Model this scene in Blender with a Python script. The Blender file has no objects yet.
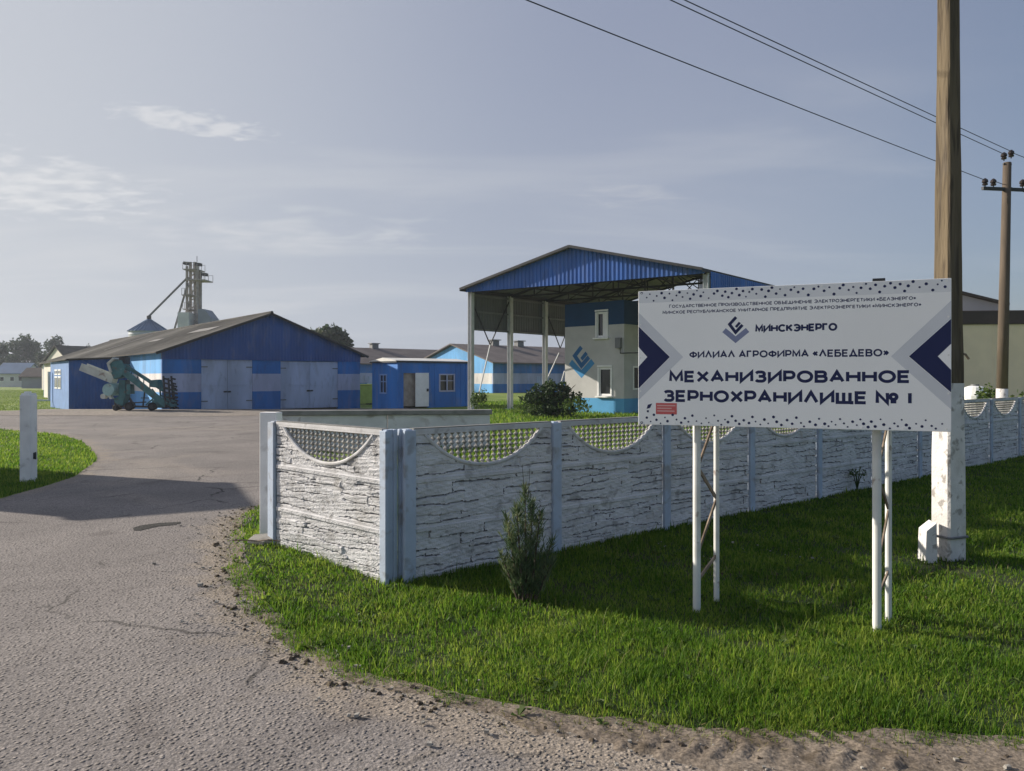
import bpy, math, random
import numpy as np
from mathutils import Vector, Matrix, noise as mnoise
from mathutils.geometry import delaunay_2d_cdt

random.seed(7)
rng = np.random.default_rng(11)
R = math.radians
sc = bpy.context.scene

# ------------------------------------------------------------------ camera
EYE, F, CX, HY = 2.0, 740.0, 512.0, 377.0
cam_d = bpy.data.cameras.new("camera")
cam = bpy.data.objects.new("camera", cam_d)
sc.collection.objects.link(cam)
cam.location = (0, 0, EYE)
cam.rotation_euler = (R(90), 0, 0)
cam_d.sensor_width = 36.0
cam_d.lens = F / 1024 * 36.0
cam_d.shift_y = -(385.5 - HY) / 1024
cam_d.clip_start = 0.05
cam_d.clip_end = 20000
sc.camera = cam

# ------------------------------------------------------------------ sun and sky
SUN_EL = R(22.0)
SUN_H = Vector((-0.937, 0.35)).normalized()
TO_SUN = Vector((SUN_H.x * math.cos(SUN_EL), SUN_H.y * math.cos(SUN_EL), math.sin(SUN_EL)))
sun_d = bpy.data.lights.new("sun", 'SUN')
sun_d.energy = 5.0
sun_d.angle = R(0.6)
sun_d.color = (1.0, 0.91, 0.78)
sun = bpy.data.objects.new("sun", sun_d)
sc.collection.objects.link(sun)
sun.rotation_euler = TO_SUN.to_track_quat('Z', 'Y').to_euler()

world = bpy.data.worlds.new("World")
sc.world = world
world.use_nodes = True
wn, wl = world.node_tree.nodes, world.node_tree.links
wn.clear()
w_out = wn.new('ShaderNodeOutputWorld')
w_bg = wn.new('ShaderNodeBackground')
w_bg.inputs['Strength'].default_value = 0.075
w_sky = wn.new('ShaderNodeTexSky')
w_sky.sky_type = 'NISHITA'
w_sky.sun_disc = False
w_sky.sun_elevation = SUN_EL
w_sky.sun_rotation = math.atan2(SUN_H.x, SUN_H.y)
w_sky.air_density = 1.0
w_sky.dust_density = 2.0
w_sky.ozone_density = 3.0
w_tc = wn.new('ShaderNodeTexCoord')
w_sep = wn.new('ShaderNodeSeparateXYZ')
wl.new(w_tc.outputs['Generated'], w_sep.inputs[0])
def wmath(op, a, b=None):
    n = wn.new('ShaderNodeMath'); n.operation = op
    for i, v in enumerate((a, b)):
        if v is None: continue
        if isinstance(v, (int, float)): n.inputs[i].default_value = v
        else: wl.new(v, n.inputs[i])
    return n.outputs[0]
zz = wmath('ADD', wmath('MAXIMUM', w_sep.outputs['Z'], 0.0), 0.12)
cx_ = wmath('DIVIDE', w_sep.outputs['X'], zz)
cy_ = wmath('DIVIDE', w_sep.outputs['Y'], zz)
w_cmb = wn.new('ShaderNodeCombineXYZ')
wl.new(cx_, w_cmb.inputs[0]); wl.new(cy_, w_cmb.inputs[1])
def wnoise(scale, detail, dist, loc, scl=(1, 1, 1), rot=0):
    mp = wn.new('ShaderNodeMapping')
    mp.inputs['Location'].default_value = loc
    mp.inputs['Scale'].default_value = scl
    mp.inputs['Rotation'].default_value = (0, 0, rot)
    wl.new(w_cmb.outputs[0], mp.inputs[0])
    n = wn.new('ShaderNodeTexNoise')
    n.inputs['Scale'].default_value = scale
    n.inputs['Detail'].default_value = detail
    n.inputs['Distortion'].default_value = dist
    wl.new(mp.outputs[0], n.inputs['Vector'])
    return n.outputs['Fac']
def wramp(fac, a, b):
    n = wn.new('ShaderNodeMapRange')
    n.interpolation_type = 'SMOOTHSTEP'
    n.inputs['From Min'].default_value = a; n.inputs['From Max'].default_value = b
    wl.new(fac, n.inputs['Value'])
    return n.outputs[0]
def wmix(fac, a, b):
    n = wn.new('ShaderNodeMix'); n.data_type = 'RGBA'
    if isinstance(fac, (int, float)): n.inputs[0].default_value = fac
    else: wl.new(fac, n.inputs[0])
    for i, v in ((6, a), (7, b)):
        if isinstance(v, tuple): n.inputs[i].default_value = v
        else: wl.new(v, n.inputs[i])
    return n.outputs[2]
# clear deep blue behind and overhead; a thin high veil towards the sun and the horizon, with wispy cloud banks
sunside = wn.new('ShaderNodeVectorMath'); sunside.operation = 'DOT_PRODUCT'
sunside.inputs[1].default_value = (TO_SUN.x, TO_SUN.y, TO_SUN.z)
wl.new(w_tc.outputs['Generated'], sunside.inputs[0])
front = wramp(sunside.outputs['Value'], -0.45, 0.35)
veil = wmix(wmath('ADD', wmath('MULTIPLY', front, 0.70), 0.10), w_sky.outputs[0], (2.85, 3.15, 4.15, 1))
glow = wramp(sunside.outputs['Value'], 0.30, 1.05)
c1 = wramp(wnoise(0.75, 9, 0.6, (3.1, 0.7, 0), (0.8, 2.2, 1), R(-14)), 0.47, 0.70)
c2 = wramp(wnoise(0.30, 5, 0.3, (1.2, 5.0, 0), (1, 1.7, 1), R(10)), 0.34, 0.58)
low = wramp(w_sep.outputs['Z'], 0.50, 0.02)
veil2 = wmix(wmath('MULTIPLY', wmath('MULTIPLY', low, front), 0.60), veil, (4.2, 4.55, 5.15, 1))
veil3 = wmix(wmath('MULTIPLY', glow, 0.75), veil2, (5.75, 5.9, 6.1, 1))
cl = wmath('MULTIPLY', wmath('MULTIPLY', c1, c2), wmath('ADD', wmath('MULTIPLY', glow, 0.75), 0.30))
def wpatch(cx0, cy0, hx, hy, ang, nscale, lo, hi, loc):
    mp = wn.new('ShaderNodeMapping'); mp.vector_type = 'TEXTURE'
    mp.inputs['Location'].default_value = (cx0, cy0, 0); mp.inputs['Rotation'].default_value = (0, 0, R(ang)); mp.inputs['Scale'].default_value = (hx, hy, 1)
    wl.new(w_cmb.outputs[0], mp.inputs[0])
    ln_ = wn.new('ShaderNodeVectorMath'); ln_.operation = 'LENGTH'; wl.new(mp.outputs[0], ln_.inputs[0])
    msk = wramp(ln_.outputs['Value'], 1.0, 0.15)
    return wramp(wmath('ADD', wmath('MULTIPLY', wnoise(nscale, 10, 0.35, loc, (1, 1.5, 1), R(ang)), 1.0), wmath('MULTIPLY', wmath('SUBTRACT', msk, 1.0), 0.55)), lo, hi)
p1 = wpatch(-0.90, 2.08, 0.44, 0.15, 31, 14.0, 0.24, 0.58, (0, 0, 1))
p2 = wpatch(-1.6, 2.5, 0.80, 0.75, 10, 9.5, 0.30, 0.68, (4, 1, 2))
p3 = wpatch(-1.0, 3.1, 1.6, 0.7, 8, 4.0, 0.32, 0.75, (1, 7, 3))
p4 = wpatch(0.40, 2.70, 0.55, 0.30, 12, 4.5, 0.36, 0.70, (8, 2, 4))
sky_a = wmix(wmath('MULTIPLY', cl, 0.55), veil3, (6.4, 6.4, 6.4, 1))
sky_b = wmix(wmath('MULTIPLY', p3, 0.42), sky_a, (6.6, 6.6, 6.6, 1))
sky_c = wmix(wmath('MULTIPLY', p4, 0.28), sky_b, (6.3, 6.2, 6.2, 1))
sky_d = wmix(wmath('MULTIPLY', p2, 0.55), sky_c, (7.2, 7.2, 7.2, 1))
sky_col = wmix(wmath('MULTIPLY', p1, 0.45), sky_d, (7.6, 7.5, 7.4, 1))
wl.new(sky_col, w_bg.inputs['Color'])
wl.new(w_bg.outputs[0], w_out.inputs['Surface'])

sc.view_settings.view_transform = 'Standard'
sc.view_settings.look = 'None'
sc.view_settings.exposure = 0.60
sc.view_settings.gamma = 1.0
sc.view_settings.use_curve_mapping = False
sc.cycles.max_bounces = 6
sc.cycles.transparent_max_bounces = 8

# ------------------------------------------------------------------ helpers: placing
U = Vector((0.7717, 0.636, 0))      # yard axes: along the front of the store / the long fence
V = Vector((-0.636, 0.7717, 0))     # away from the road, to the left
UP = Vector((0, 0, 1))
def G(px, py):
    d = EYE * F / (py - HY)
    return ((px - CX) / F * d, d)
def W(px, py, d):
    return Vector(((px - CX) / F * d, d, EYE - (py - HY) / F * d))
def hit(px, py, p, n):
    d = Vector(((px - CX) / F, 1, -(py - HY) / F))
    o = Vector((0, 0, EYE))
    return o + d * ((p - o).dot(n) / d.dot(n))
def sstep(a, b, x):
    t = min(1, max(0, (x - a) / (b - a)))
    return t * t * (3 - 2 * t)
def hgt(x, y):                       # the yard falls away a little to the far left
    z = -0.3 * sstep(44, 53, y) * sstep(-4, -11, x)
    return z - 0.07 * sstep(4.4, 6.2, y) * sstep(-2.6, -0.9, x) * sstep(26, 20, y)

# ------------------------------------------------------------------ helpers: objects
def tag(o, label=None, cat=None, group=None, kind=None):
    if label: o['label'] = label
    if cat: o['category'] = cat
    if group: o['group'] = group
    if kind: o['kind'] = kind
    return o
def thing(name, loc, label, cat, group=None):
    o = bpy.data.objects.new(name, None)
    o.empty_display_size = 0.3
    o.location = loc
    o.matrix_basis = Matrix.Translation(Vector(loc))
    o['origin'] = list(loc)
    sc.collection.objects.link(o)
    return tag(o, label, cat, group)
def link_part(o, parent):
    if parent is not None:
        o.parent = parent
        if parent.type == 'EMPTY':
            o.matrix_parent_inverse = Matrix.Translation(-Vector(parent['origin']))

class MB:
    def __init__(s): s.v, s.f, s.m = [], [], []
    def add(s, vs, fs, mi=0):
        b = len(s.v)
        s.v += [tuple(v) for v in vs]
        s.f += [tuple(i + b for i in f) for f in fs]
        s.m += [mi] * len(fs)
    def obox(s, c, ax, ay, az, hx, hy, hz, mi=0):
        c, ax, ay, az = Vector(c), Vector(ax).normalized() * hx, Vector(ay).normalized() * hy, Vector(az).normalized() * hz
        vs = [c + ax * i + ay * j + az * k for k in (-1, 1) for j in (-1, 1) for i in (-1, 1)]
        s.add(vs, [(0, 2, 3, 1), (4, 5, 7, 6), (0, 1, 5, 4), (2, 6, 7, 3), (0, 4, 6, 2), (1, 3, 7, 5)], mi)
    def box(s, c, sx, sy, sz, mi=0):
        s.obox(c, (1, 0, 0), (0, 1, 0), (0, 0, 1), sx / 2, sy / 2, sz / 2, mi)
    def bar(s, a, b, w, h, up=UP, mi=0):
        a, b = Vector(a), Vector(b)
        d = b - a
        u_ = Vector(up)
        if abs(d.normalized().dot(u_.normalized())) > 0.98: u_ = Vector((0.3, 1, 0))
        side = d.cross(u_).normalized(); u2 = side.cross(d).normalized()
        s.obox((a + b) / 2, d, side, u2, d.length / 2, w / 2, h / 2, mi)
    def tube(s, pts, r, n=8, mi=0, caps=True):
        pts = [Vector(p) for p in pts]
        rs = r if isinstance(r, (list, tuple)) else [r] * len(pts)
        b = len(s.v); rings = []
        ref = Vector((0.31, 0.2, 0.93))
        for i, p in enumerate(pts):
            t = (pts[min(i + 1, len(pts) - 1)] - pts[max(i - 1, 0)]).normalized()
            if abs(t.dot(ref)) > 0.95: ref = Vector((1, 0.1, 0))
            a = t.cross(ref).normalized(); c = t.cross(a)
            s.v += [tuple(p + (a * math.cos(k * 2 * math.pi / n) + c * math.sin(k * 2 * math.pi / n)) * rs[i]) for k in range(n)]
        for i in range(len(pts) - 1):
            for k in range(n):
                k2 = (k + 1) % n
                s.f.append((b + i * n + k, b + i * n + k2, b + (i + 1) * n + k2, b + (i + 1) * n + k)); s.m.append(mi)
        if caps:
            s.f.append(tuple(b + k for k in reversed(range(n)))); s.m.append(mi)
            s.f.append(tuple(b + (len(pts) - 1) * n + k for k in range(n))); s.m.append(mi)
    def prism(s, poly, d, mi=0):
        """poly: list of 3D points (planar), extruded by vector d"""
        n = len(poly); d = Vector(d)
        vs = [Vector(p) for p in poly] + [Vector(p) + d for p in poly]
        fs = [tuple(reversed(range(n))), tuple(range(n, 2 * n))] + [(i, (i + 1) % n, n + (i + 1) % n, n + i) for i in range(n)]
        s.add(vs, fs, mi)
    def ribbed(s, p0, du, length, zb, zt, nrm, pitch=0.25, depth=0.03, mi=0, thick=True):
        """upright profiled sheet: along du from p0, bottom zb(s), top zt(s), ribs standing out along nrm"""
        du, nrm, p0 = Vector(du), Vector(nrm), Vector(p0)
        ss = []
        k = 0
        while k * pitch < length:
            for fr, dd in ((0, 0), (0.45, 0), (0.55, 1), (0.90, 1)):
                q = (k + fr) * pitch
                if q < length: ss.append((q, dd * depth))
            k += 1
        ss.append((length, 0))
        b = len(s.v)
        for q, dd in ss:
            p = p0 + du * q + nrm * dd
            s.v.append((p.x, p.y, zb(q))); s.v.append((p.x, p.y, zt(q)))
        for i in range(len(ss) - 1):
            s.f.append((b + 2 * i, b + 2 * i + 2, b + 2 * i + 3, b + 2 * i + 1)); s.m.append(mi)
    def build(s, name, mats, parent=None, smooth=False, bevel=0, label=None):
        me = bpy.data.meshes.new(name)
        me.from_pydata(s.v, [], s.f)
        if not isinstance(mats, (list, tuple)): mats = [mats]
        for m in mats: me.materials.append(m)
        if len(mats) > 1: me.polygons.foreach_set('material_index', s.m)
        if smooth: me.polygons.foreach_set('use_smooth', [True] * len(me.polygons))
        me.update()
        o = bpy.data.objects.new(name, me)
        sc.collection.objects.link(o)
        link_part(o, parent)
        if bevel:
            md = o.modifiers.new('bevel', 'BEVEL'); md.width = bevel; md.segments = 2; md.limit_method = 'ANGLE'
        if label: o['label'] = label
        return o

# ------------------------------------------------------------------ materials
def mat(name, col, rough=0.85, var=0.12, scale=3.0, bump=0.0, bscale=30.0, dirt=None, spec=0.3, metal=0.0, stretch=(1, 1, 1), fine=0.0):
    m = bpy.data.materials.new(name); m.use_nodes = True
    n, l = m.node_tree.nodes, m.node_tree.links
    bs = n['Principled BSDF']
    bs.inputs['Roughness'].default_value = rough
    bs.inputs['Metallic'].default_value = metal
    bs.inputs['Specular IOR Level'].default_value = spec
    tc = n.new('ShaderNodeTexCoord'); oi = n.new('ShaderNodeObjectInfo')
    off = n.new('ShaderNodeVectorMath'); off.operation = 'MULTIPLY_ADD'
    off.inputs[1].default_value = (1, 1, 1)
    rv = n.new('ShaderNodeVectorMath'); rv.operation = 'SCALE'; rv.inputs['Scale'].default_value = 37.0
    l.new(oi.outputs['Random'], rv.inputs[0])
    l.new(tc.outputs['Object'], off.inputs[0]); l.new(rv.outputs[0], off.inputs[2])
    mp = n.new('ShaderNodeMapping'); mp.inputs['Scale'].default_value = stretch
    l.new(off.outputs[0], mp.inputs[0])
    def nz(sc_, det=6, dist=0.0, src=mp):
        x = n.new('ShaderNodeTexNoise'); x.inputs['Scale'].default_value = sc_
        x.inputs['Detail'].default_value = det; x.inputs['Distortion'].default_value = dist
        l.new(src.outputs[0], x.inputs['Vector']); return x.outputs['Fac']
    def mix(f, a, b, bt='MIX'):
        x = n.new('ShaderNodeMix'); x.data_type = 'RGBA'; x.blend_type = bt
        if isinstance(f, (int, float)): x.inputs[0].default_value = f
        else: l.new(f, x.inputs[0])
        for i, v in ((6, a), (7, b)):
            if isinstance(v, tuple): x.inputs[i].default_value = v
            else: l.new(v, x.inputs[i])
        return x.outputs[2]
    def ramp(f, a, b):
        x = n.new('ShaderNodeMapRange'); x.interpolation_type = 'SMOOTHSTEP'
        x.inputs['From Min'].default_value = a; x.inputs['From Max'].default_value = b
        l.new(f, x.inputs['Value']); return x.outputs[0]
    lo = tuple(max(0, c * (1 - var)) for c in col) + (1,)
    hi = tuple(min(1, c * (1 + var)) for c in col) + (1,)
    c = mix(ramp(nz(scale), 0.3, 0.7), lo, hi)
    if fine:
        k = ramp(nz(scale * 14, 4), 0.35, 0.65)
        c = mix(k, c, mix(0.5, c, tuple(x * (1 - fine) for x in col) + (1,)))
    if dirt:
        for amount, dcol, dsc, a, b in (dirt if isinstance(dirt[0], tuple) else [dirt]):
            f = ramp(nz(dsc, 8, 0.4), a, b)
            mm = n.new('ShaderNodeMath'); mm.operation = 'MULTIPLY'; mm.inputs[1].default_value = amount
            l.new(f, mm.inputs[0])
            c = mix(mm.outputs[0], c, tuple(dcol) + (1,))
    l.new(c, bs.inputs['Base Color'])
    if bump:
        bp = n.new('ShaderNodeBump'); bp.inputs['Strength'].default_value = 1.0; bp.inputs['Distance'].default_value = bump
        l.new(nz(bscale, 5), bp.inputs['Height']); l.new(bp.outputs[0], bs.inputs['Normal'])
    return m

GRIME = (0.12, 0.11, 0.10)
RUST = (0.16, 0.07, 0.035)
M = {}
M['whitewash'] = mat('whitewash', (0.585, 0.58, 0.59), 0.9, 0.10, 4, 0.004, 60, [(0.55, (0.22, 0.21, 0.20), 7, 0.56, 0.70), (0.35, (0.33, 0.30, 0.26), 2.2, 0.52, 0.72)])
M['joint_dirt'] = mat('joint_dirt', (0.235, 0.23, 0.23), 0.95, 0.35, 12)
M['lattice_grey'] = mat('lattice_grey', (0.31, 0.305, 0.295), 0.95, 0.2, 6, 0, 30, [(0.6, (0.15, 0.145, 0.13), 9, 0.5, 0.68)])
M['post_white'] = mat('post_white', (0.42, 0.49, 0.6), 0.85, 0.08, 3, 0.003, 60, [(0.6, (0.24, 0.235, 0.24), 6, 0.53, 0.68), (0.45, (0.30, 0.25, 0.19), 2.5, 0.56, 0.72)])
M['gate_white'] = mat('gate_white', (0.78, 0.77, 0.76), 0.9, 0.08, 3, 0.003, 50, (0.5, (0.33, 0.31, 0.29), 4, 0.57, 0.72))
M['pole_bare'] = mat('pole_bare', (0.118, 0.092, 0.060), 0.92, 0.30, 5, 0.012, 38, [(0.75, (0.05, 0.038, 0.028), 14, 0.50, 0.64), (0.4, (0.18, 0.15, 0.115), 7, 0.55, 0.7)], stretch=(1, 1, 0.10))
M['pole_lime'] = mat('pole_lime', (0.66, 0.64, 0.63), 0.92, 0.10, 4, 0.007, 40, [(0.75, (0.24, 0.22, 0.20), 9, 0.55, 0.66), (0.4, (0.34, 0.30, 0.25), 2.5, 0.52, 0.7)])
M['parapet'] = mat('parapet', (0.6, 0.61, 0.63), 0.9, 0.10, 2, 0.004, 40, [(0.6, (0.20, 0.16, 0.13), 2.5, 0.55, 0.72)])
M['coping'] = mat('coping', (0.20, 0.20, 0.195), 0.9, 0.2, 3, 0.004, 40)
M['navy_blue'] = mat('navy_blue', (0.034, 0.125, 0.43), 0.5, 0.18, 0.8, 0, 30, [(0.35, (0.20, 0.20, 0.22), 1.6, 0.50, 0.75), (0.25, (0.06, 0.07, 0.10), 3.5, 0.54, 0.72)], spec=0.4, stretch=(1, 1, 0.3))
M['gable_blue'] = mat('gable_blue', (0.022, 0.08, 0.27), 0.5, 0.18, 0.8, 0, 30, [(0.35, (0.20, 0.20, 0.22), 1.6, 0.50, 0.75), (0.25, (0.06, 0.07, 0.10), 3.5, 0.54, 0.72)], spec=0.4, stretch=(1, 1, 0.3))
M['band_blue'] = mat('band_blue', (0.03, 0.16, 0.44), 0.8, 0.18, 0.8, 0.003, 30, [(0.35, (0.20, 0.20, 0.22), 1.6, 0.50, 0.75), (0.25, (0.06, 0.07, 0.10), 3.5, 0.54, 0.72)], stretch=(1, 1, 0.3))
M['band_grey'] = mat('band_grey', (0.4, 0.42, 0.55), 0.85, 0.18, 0.8, 0.003, 30, [(0.35, (0.20, 0.20, 0.22), 1.6, 0.50, 0.75), (0.25, (0.06, 0.07, 0.10), 3.5, 0.54, 0.72)], stretch=(1, 1, 0.3))
M['door_grey'] = mat('door_grey', (0.4, 0.455, 0.585), 0.7, 0.18, 0.8, 0, 30, [(0.35, (0.20, 0.20, 0.22), 1.6, 0.50, 0.75), (0.25, (0.06, 0.07, 0.10), 3.5, 0.54, 0.72)], stretch=(1, 1, 0.3))
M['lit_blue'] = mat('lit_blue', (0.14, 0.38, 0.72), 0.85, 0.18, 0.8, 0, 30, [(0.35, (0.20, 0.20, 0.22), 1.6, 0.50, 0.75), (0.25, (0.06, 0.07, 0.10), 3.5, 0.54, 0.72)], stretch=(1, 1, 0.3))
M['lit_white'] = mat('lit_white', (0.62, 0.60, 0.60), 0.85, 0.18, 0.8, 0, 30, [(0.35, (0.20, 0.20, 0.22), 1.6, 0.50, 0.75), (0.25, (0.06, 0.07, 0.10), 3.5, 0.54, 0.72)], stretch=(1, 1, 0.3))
M['annex_blue'] = mat('annex_blue', (0.022, 0.098, 0.3), 0.7, 0.18, 0.8, 0, 30, [(0.35, (0.20, 0.20, 0.22), 1.6, 0.50, 0.75), (0.25, (0.06, 0.07, 0.10), 3.5, 0.54, 0.72)], stretch=(1, 1, 0.3))
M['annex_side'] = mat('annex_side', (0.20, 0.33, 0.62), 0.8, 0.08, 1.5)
M['hut_blue'] = mat('hut_blue', (0.026, 0.165, 0.5), 0.6, 0.18, 0.8, 0, 30, [(0.35, (0.20, 0.20, 0.22), 1.6, 0.50, 0.75), (0.25, (0.06, 0.07, 0.10), 3.5, 0.54, 0.72)], stretch=(1, 1, 0.3))
M['slate_roof'] = mat('slate_roof', (0.046, 0.044, 0.042), 0.95, 0.30, 0.6, 0.006, 20, [(0.6, (0.095, 0.088, 0.078), 0.9, 0.52, 0.68), (0.5, (0.03, 0.027, 0.022), 2.2, 0.54, 0.7)])
M['slate_patch'] = mat('slate_patch', (0.17, 0.165, 0.165), 0.9, 0.1, 1)
M['red_roof'] = mat('red_roof', (0.145, 0.122, 0.116), 0.9, 0.18, 0.5, 0.006, 15)
M['dark_metal'] = mat('dark_metal', (0.035, 0.037, 0.042), 0.6, 0.15, 4)
M['steel_grey'] = mat('steel_grey', (0.16, 0.165, 0.17), 0.6, 0.12, 3)
M['sheet_inner'] = mat('sheet_inner', (0.13, 0.137, 0.145), 0.75, 0.06, 2)
M['column_white'] = mat('column_white', (0.52, 0.53, 0.55), 0.7, 0.08, 3, 0, 30, (0.4, (0.25, 0.22, 0.2), 4, 0.58, 0.75))
M['plaster'] = mat('plaster', (0.47, 0.465, 0.455), 0.92, 0.07, 1.2, 0.004, 60)
M['plaster_blue'] = mat('plaster_blue', (0.1, 0.33, 0.58), 0.9, 0.07, 1.2, 0.004, 60)
M['plaster_dark'] = mat('plaster_dark', (0.014, 0.055, 0.13), 0.9, 0.07, 1.2, 0.004, 60)
M['white_paint'] = mat('white_paint', (0.78, 0.78, 0.77), 0.6, 0.05, 3)
M['leg_white'] = mat('leg_white', (0.70, 0.70, 0.68), 0.55, 0.06, 4, 0, 30, [(0.6, RUST, 9, 0.62, 0.72), (0.35, (0.4, 0.38, 0.34), 3, 0.5, 0.7)])
M['brace_rust'] = mat('brace_rust', (0.26, 0.20, 0.15), 0.8, 0.35, 9, 0, 30, (0.6, (0.10, 0.06, 0.04), 5, 0.5, 0.65))
M['board_white'] = mat('board_white', (0.9, 0.905, 0.915), 0.45, 0.025, 1.2)
M['print_navy'] = mat('print_navy', (0.014, 0.02, 0.085), 0.45, 0.05, 3)
M['print_grey'] = mat('print_grey', (0.64, 0.66, 0.71), 0.45, 0.03, 3)
M['print_slate'] = mat('print_slate', (0.22, 0.25, 0.4), 0.45, 0.03, 3)
M['print_band'] = mat('print_band', (0.74, 0.755, 0.79), 0.45, 0.03, 3)
M['print_red'] = mat('print_red', (0.60, 0.13, 0.13), 0.5, 0.05, 3)
M['print_pink'] = mat('print_pink', (0.74, 0.44, 0.43), 0.5, 0.05, 3)
M['glass'] = mat('glass', (0.02, 0.023, 0.028), 0.12, 0.1, 3, spec=0.5)
M['dark_inside'] = mat('dark_inside', (0.03, 0.028, 0.026), 0.9, 0.2, 3)
M['logo_blue'] = mat('logo_blue', (0.06, 0.24, 0.47), 0.9, 0.07, 3)
M['logo_dark'] = mat('logo_dark', (0.035, 0.13, 0.30), 0.9, 0.07, 3)
M['cream'] = mat('cream', (0.66, 0.62, 0.56), 0.9, 0.06, 0.7)
M['beige'] = mat('beige', (0.9, 0.75, 0.53), 0.9, 0.07, 0.6, 0.003, 30)
M['parapet_brown'] = mat('parapet_brown', (0.075, 0.058, 0.052), 0.9, 0.15, 1)
M['grey_wall'] = mat('grey_wall', (0.25, 0.27, 0.32), 0.9, 0.08, 0.6)
M['house_white'] = mat('house_white', (0.62, 0.62, 0.60), 0.9, 0.06, 0.6)
M['teal'] = mat('teal', (0.055, 0.165, 0.175), 0.6, 0.25, 2.0, 0, 30, (0.6, RUST, 3, 0.58, 0.7))
M['teal_pale'] = mat('teal_pale', (0.27, 0.42, 0.41), 0.6, 0.2, 2.0, 0, 30, (0.5, RUST, 3, 0.58, 0.7))
M['trough'] = mat('trough', (0.50, 0.52, 0.47), 0.6, 0.12, 2.0, 0, 30, (0.6, RUST, 3, 0.56, 0.7))
M['rubber'] = mat('rubber', (0.018, 0.018, 0.019), 0.85, 0.15, 4)
M['silo_blue'] = mat('silo_blue', (0.085, 0.15, 0.26), 0.45, 0.10, 0.6, spec=0.5)
M['silo_zinc'] = mat('silo_zinc', (0.40, 0.43, 0.46), 0.4, 0.08, 0.6, metal=0.4)
M['elevator_rust'] = mat('elevator_rust', (0.36, 0.32, 0.29), 0.7, 0.25, 1)
M['elevator_white'] = mat('elevator_white', (0.62, 0.61, 0.58), 0.8, 0.10, 1)
M['wood_pole'] = mat('wood_pole', (0.105, 0.082, 0.062), 0.9, 0.18, 4, 0.004, 40, stretch=(1, 1, 0.2))
M['porcelain'] = mat('porcelain', (0.03, 0.022, 0.02), 0.25, 0.1, 5)
M['bark'] = mat('bark', (0.09, 0.07, 0.05), 0.95, 0.2, 4, 0.01, 20)
M['stone_grey'] = mat('stone_grey', (0.30, 0.28, 0.25), 0.9, 0.25, 6, 0.004, 60)
M['yellow_green'] = mat('yellow_green', (0.34, 0.42, 0.10), 0.8, 0.1, 3)

def leaf_mat(name, col, var=0.4, transl=0.45, scale=0.8, tip=None):
    m = bpy.data.materials.new(name); m.use_nodes = True
    n, l = m.node_tree.nodes, m.node_tree.links
    n.clear()
    out = n.new('ShaderNodeOutputMaterial'); ms = n.new('ShaderNodeMixShader')
    df = n.new('ShaderNodeBsdfPrincipled'); df.inputs['Roughness'].default_value = 0.6; df.inputs['Specular IOR Level'].default_value = 0.25
    tr = n.new('ShaderNodeBsdfTranslucent'); ms.inputs[0].default_value = transl
    at = n.new('ShaderNodeAttribute'); at.attribute_name = 'rnd'
    tc = n.new('ShaderNodeTexCoord'); nz = n.new('ShaderNodeTexNoise'); nz.inputs['Scale'].default_value = scale; nz.inputs['Detail'].default_value = 4
    l.new(tc.outputs['Object'], nz.inputs['Vector'])
    ad = n.new('ShaderNodeMath'); ad.operation = 'MULTIPLY_ADD'; ad.inputs[1].default_value = 0.42
    l.new(at.outputs['Fac'], ad.inputs[0])
    s2 = n.new('ShaderNodeMath'); s2.operation = 'MULTIPLY'; s2.inputs[1].default_value = 0.75
    l.new(nz.outputs['Fac'], s2.inputs[0]); l.new(s2.outputs[0], ad.inputs[2])
    rp = n.new('ShaderNodeValToRGB')
    t = tip or (col[0] * 1.9, col[1] * 1.35, col[2] * 1.1)
    rp.color_ramp.elements[0].position = 0.12; rp.color_ramp.elements[0].color = tuple(c * (1 - var) for c in col) + (1,)
    rp.color_ramp.elements[1].position = 0.92; rp.color_ramp.elements[1].color = tuple(t) + (1,)
    e = rp.color_ramp.elements.new(0.5); e.color = tuple(col) + (1,)
    l.new(ad.outputs[0], rp.inputs[0])
    l.new(rp.outputs[0], df.inputs['Base Color']); l.new(rp.outputs[0], tr.inputs['Color'])
    l.new(df.outputs[0], ms.inputs[1]); l.new(tr.outputs[0], ms.inputs[2]); l.new(ms.outputs[0], out.inputs['Surface'])
    return m
M['grass_blade'] = leaf_mat('grass_blade', (0.080, 0.180, 0.014), 0.68, 0.62, 1.3, (0.32, 0.39, 0.06))
M['leaf_dark'] = leaf_mat('leaf_dark', (0.035, 0.062, 0.026), 0.4, 0.3, 0.3)
M['leaf_bush'] = leaf_mat('leaf_bush', (0.030, 0.062, 0.020), 0.4, 0.3, 1.2)
M['leaf_juniper'] = leaf_mat('leaf_juniper', (0.075, 0.125, 0.060), 0.5, 0.3, 5, (0.24, 0.26, 0.13))
M['leaf_weed'] = leaf_mat('leaf_weed', (0.06, 0.11, 0.025), 0.4, 0.4, 2)

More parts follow.
